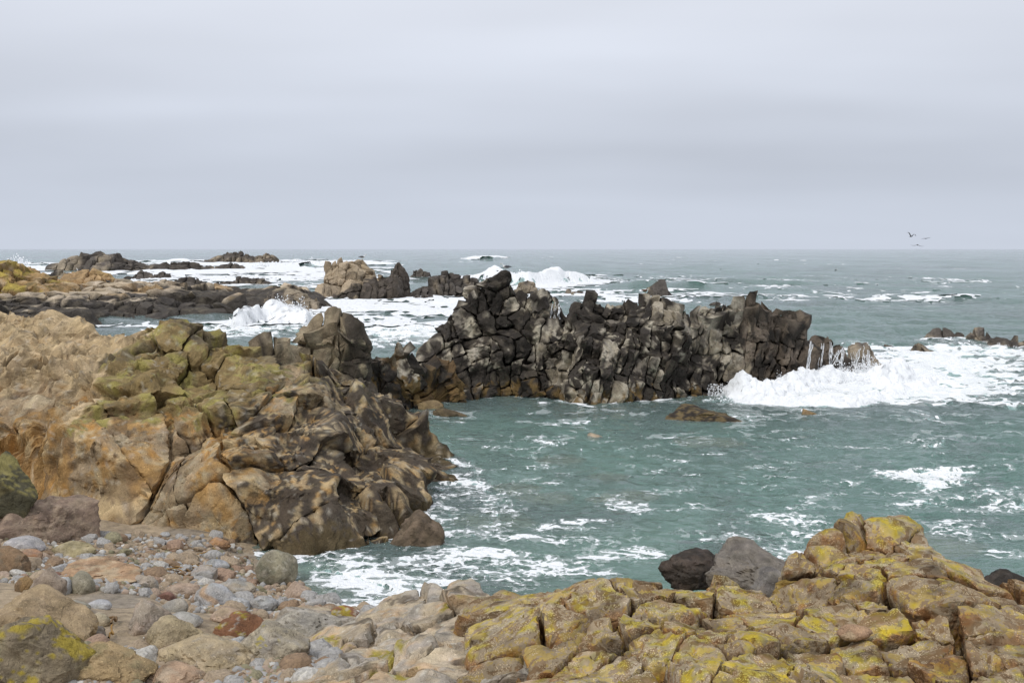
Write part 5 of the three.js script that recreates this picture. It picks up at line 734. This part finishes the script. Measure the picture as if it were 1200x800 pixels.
// ------------------------------------------------------------------ run-off, kelp, birds
scene.updateMatrixWorld(true);
const ray = new THREE.Raycaster();
const rootOf = (name) => BUILT.filter((b) => b.root.name.startsWith(name)).map((b) => b.root);
function topOf(roots, x, z, reach = 0.25) { let best = null; for (let i = -4; i <= 4; i++) for (let j = -4; j <= 4; j++) { const dx = i * reach / 2, dz = j * reach / 2; ray.set(new THREE.Vector3(x + dx, 60, z + dz), new THREE.Vector3(0, -1, 0)); const h = ray.intersectObjects(roots, true)[0]; if (h && (!best || h.point.y > best.y)) best = h.point; } return best; }
function onRock(roots, px, py) { const d = dir(px, py); ray.set(new THREE.Vector3(0, EYE, 0), new THREE.Vector3(...d).normalize()); const h = ray.intersectObjects(roots, true)[0]; return h && h.point; }
{
  const mat = new THREE.MeshStandardMaterial({ color: new THREE.Color().setRGB(0.82, 0.84, 0.85), roughness: 0.5 }), r = mulberry(313);
  const run = (label, roots, lines) => {
    let t = null;
    for (const [x0, y0, x1, y1, n] of lines) for (let s = 0; s < n; s++) {
      const pts = [], ox = (r() - 0.5) * 5, len = 0.5 + 0.5 * r(), st = r() * (1 - len); for (let k = 0; k <= 9; k++) { const u = st + len * k / 9, px = lerp(x0, x1, u) + ox + 2.2 * noise(u * 4, s + x0, y0), py = lerp(y0, y1, u), h = onRock(roots, px, py); if (h && (!pts.length || Math.abs(h.z - pts[pts.length - 1].z) < 0.9)) pts.push(h.clone().add(new THREE.Vector3(0, 0.02, 0.03))); }
      if (pts.length < 4) continue; if (!t) t = thing('water_runoff', pts[0].toArray(), label, 'water streaks', 'white water draining off the rocks');
      const g = new THREE.TubeGeometry(new THREE.CatmullRomCurve3(pts.map((p) => p.clone().sub(t.position))), 22, 0.008 + 0.02 * r() * r(), 5); part('water_streak', g, mat, t);
    }
  };
  run('white streams draining down the outer end of the reef wall', rootOf('reef_wall'), [[952, 400, 946, 440, 9], [965, 402, 960, 440, 5], [976, 396, 972, 442, 7], [984, 410, 968, 440, 6], [990, 404, 985, 438, 5], [972, 412, 988, 430, 4]]);
  run('white water pouring off the dark rounded rock past the wall', rootOf('awash_rock'), [[1008, 408, 1000, 436, 6], [1018, 410, 1020, 436, 9], [1013, 405, 1012, 432, 4], [1000, 412, 997, 436, 4]]);
  run('thin white streams on the outer offshore rocks', rootOf('offshore_rock'), [[1132, 398, 1130, 406, 4], [1172, 401, 1170, 410, 5], [1190, 405, 1188, 411, 5], [1180, 404, 1182, 410, 4]]);
  run('white trickle in the notch beside the block pile', rootOf('reef_block_pile'), [[649, 352, 647, 376, 5], [656, 356, 655, 376, 4]]);
}
{
  const mats = [[0.30, 0.16, 0.03], [0.16, 0.09, 0.03], [0.24, 0.17, 0.06]].map((c) => new THREE.MeshStandardMaterial({ color: new THREE.Color().setRGB(...c), roughness: 0.5 })), r = mulberry(71);
  const kelp = (label, n, px, py, spread, len) => {
    const c = cast(beachH, px, py, 12, 34), t = thing('kelp', c, label, 'kelp', 'kelp washed up on the beach');
    for (let i = 0; i < n; i++) { let a = r() * 6.28, x = c[0] + (r() - 0.5) * spread, z = c[2] + (r() - 0.5) * spread; const pts = []; for (let k = 0; k < 9; k++) { pts.push(new THREE.Vector3(x - c[0], beachH(x, z) + 0.05 + 0.10 * r() - c[1], z - c[2])); a += (r() - 0.5) * 1.3; x += Math.cos(a) * len / 8; z += Math.sin(a) * len / 8; } part('kelp_stalk', new THREE.TubeGeometry(new THREE.CatmullRomCurve3(pts), 40, 0.012 + 0.014 * r(), 6), mats[i % 3], t); }
  };
  kelp('tangle of orange brown kelp stalks heaped between grey stones', 9, 227, 675, 0.5, 1.0); kelp('long brown kelp stalk lying along the upper beach', 3, 245, 646, 0.4, 1.6); kelp('few kelp stalks beside the smooth banded boulder', 3, 285, 716, 0.3, 0.6); kelp('single curled kelp stalk near the pale yellow stone', 2, 128, 738, 0.2, 0.6);
}
// gulls
const gWhite = new THREE.MeshStandardMaterial({ color: new THREE.Color().setRGB(0.72, 0.72, 0.70), roughness: 0.8 }), gGrey = new THREE.MeshStandardMaterial({ color: new THREE.Color().setRGB(0.07, 0.07, 0.075), roughness: 0.8 }), gBrown = new THREE.MeshStandardMaterial({ color: new THREE.Color().setRGB(0.16, 0.10, 0.06), roughness: 0.85 }), gBlack = new THREE.MeshStandardMaterial({ color: new THREE.Color().setRGB(0.025, 0.024, 0.022), roughness: 0.7 }), gBill = new THREE.MeshStandardMaterial({ color: new THREE.Color().setRGB(0.5, 0.32, 0.05), roughness: 0.6 });
function loft(rings, seg = 10) {                         // rings: [x, y, z, ry, rz] along a spine
  const pos = [], idx = []; rings.forEach(([x, y, z, ry, rz]) => { for (let i = 0; i < seg; i++) { const a = i / seg * 2 * Math.PI; pos.push(x, y + Math.cos(a) * ry, z + Math.sin(a) * rz); } });
  for (let k = 0; k + 1 < rings.length; k++) for (let i = 0; i < seg; i++) { const a = k * seg + i, b = k * seg + (i + 1) % seg, c = a + seg, d = b + seg; idx.push(a, b, c, b, d, c); }
  const g = new THREE.BufferGeometry(); g.setAttribute('position', new THREE.BufferAttribute(new Float32Array(pos), 3)); g.setIndex(idx); g.computeVertexNormals(); return g;
}
function standingBird(label, p, turn, k, bodyMat, wingMat, sitting) {
  const t = thing('seabird', [p.x, p.y - 0.01, p.z], label, 'seabird', 'seabirds resting on the rocks'); t.rotation.y = turn; t.scale.setScalar(k); const L = sitting ? 0.02 : 0.06;
  part('body', loft([[-0.3, L + 0.15, 0, 0.004, 0.02], [-0.2, L + 0.16, 0, 0.035, 0.05], [-0.08, L + 0.15, 0, 0.085, 0.085], [0.06, L + 0.15, 0, 0.1, 0.095], [0.16, L + 0.18, 0, 0.085, 0.075], [0.21, L + 0.25, 0, 0.055, 0.05], [0.225, L + 0.31, 0, 0.05, 0.045], [0.24, L + 0.35, 0, 0.046, 0.042], [0.285, L + 0.35, 0, 0.03, 0.028], [0.31, L + 0.345, 0, 0.008, 0.008]]), bodyMat, t);
  part('bill', loft([[0.3, L + 0.345, 0, 0.012, 0.011], [0.35, L + 0.343, 0, 0.01, 0.008], [0.38, L + 0.332, 0, 0.002, 0.002]], 6), gBill, t);
  for (const s of [-1, 1]) part('wing', loft([[0.12, L + 0.18, s * 0.075, 0.03, 0.01], [0.0, L + 0.19, s * 0.1, 0.065, 0.014], [-0.15, L + 0.18, s * 0.085, 0.05, 0.012], [-0.3, L + 0.165, s * 0.04, 0.022, 0.008], [-0.38, L + 0.155, s * 0.015, 0.004, 0.004]], 8), wingMat, t);
  if (!sitting) for (const s of [-1, 1]) part('leg', loft([[0.02, L + 0.08, s * 0.035, 0.008, 0.008], [0.021, 0.0, s * 0.035, 0.008, 0.008]].map((q) => [q[0], q[1], q[2], 0.012, 0.012]), 6), gBill, t);
  return t;
}
const perch = (roots, px, py, D) => { const p = at(px, py, D); return topOf(roots, p[0], p[2], 0.3); };
let bp;
if ((bp = perch(rootOf('reef_block_pile'), 582, 325, 62))) standingBird('white gull with dark wings standing on the pointed stone of the reef', bp, Math.PI * 0.95, 1, gWhite, gGrey);
if ((bp = perch(rootOf('reef_wall'), 756, 340, 62))) standingBird('brown seabird perched on the highest slab of the reef wall', bp, 0.6, 0.85, gBrown, gBrown);
if ((bp = perch(rootOf('sea_stack'), 424, 310, 181))) standingBird('pale gull standing on top of the sea stack', bp, 0.3, 2.1, gWhite, gGrey);
for (const [px, py, D, l] of [[16, 343, 150, 'white gull standing on the terrace below the ochre knoll'], [46, 343, 150, 'white gull alone on the pale middle of the terrace'], [72, 344, 148, 'white gull beside the tan knoll on the terrace'], [94, 333, 158, 'white gull on the slope of the tan knoll'], [121, 341, 150, 'dark seabird standing on the open terrace']]) { bp = perch([...rootOf('rock_terrace'), ...rootOf('tan_knoll')], px, py, D); if (bp) standingBird(l, bp, px * 0.7, 1.5, /dark/.test(l) ? gBlack : gWhite, gGrey); }
bp = sea(980, 317); standingBird('white gull floating on the open water beyond the reef wall', new THREE.Vector3(bp[0], waveH(bp[0], bp[2]) - 0.05, bp[2]), 0.4, 2.2, gWhite, gGrey, true);
bp = sea(1029, 336); standingBird('black seabird swimming on the open water beyond the rocks', new THREE.Vector3(bp[0], waveH(bp[0], bp[2]) - 0.05, bp[2]), 1.4, 1.8, gBlack, gBlack, true);
function flyingBird(label, px, py, D, turn, flap, roll) {
  const t = thing('flying_seabird', at(px, py, D), label, 'seabird', 'seabirds flying above the horizon'); t.rotation.set(roll, turn, 0);
  part('body', loft([[-0.35, 0, 0, 0.005, 0.06], [-0.24, 0, 0, 0.03, 0.04], [-0.05, 0, 0, 0.08, 0.08], [0.12, 0, 0, 0.08, 0.075], [0.24, 0.02, 0, 0.05, 0.045], [0.32, 0.03, 0, 0.042, 0.04], [0.44, 0.01, 0, 0.004, 0.004]]), gBlack, t);
  for (const s of [-1, 1]) { const w = loft([[0, 0, 0, 0.02, 0.12], [0.3, 0.3 * flap, -0.05, 0.016, 0.11], [0.62, 0.34 * flap, 0.03, 0.01, 0.075], [0.92, 0.2 * flap, 0.14, 0.003, 0.015]], 8); w.rotateY(s > 0 ? -Math.PI / 2 : Math.PI / 2); if (s < 0) w.scale(1, 1, 1); part('wing', w, gBlack, t, [0.03, 0.03, s * 0.06]); }
}
flyingBird('dark seabird flying with raised wings above the horizon', 1068, 277, 150, 0.5, 1.3, 0.3); flyingBird('dark seabird gliding with drooped wings closest above the horizon', 1075.5, 287, 150, 1.1, -0.5, 0.2); flyingBird('pale distant seabird gliding beside the two dark flying ones', 1085.5, 279.5, 210, 1.2, 0.15, -0.35);
renderer.render(scene, camera);
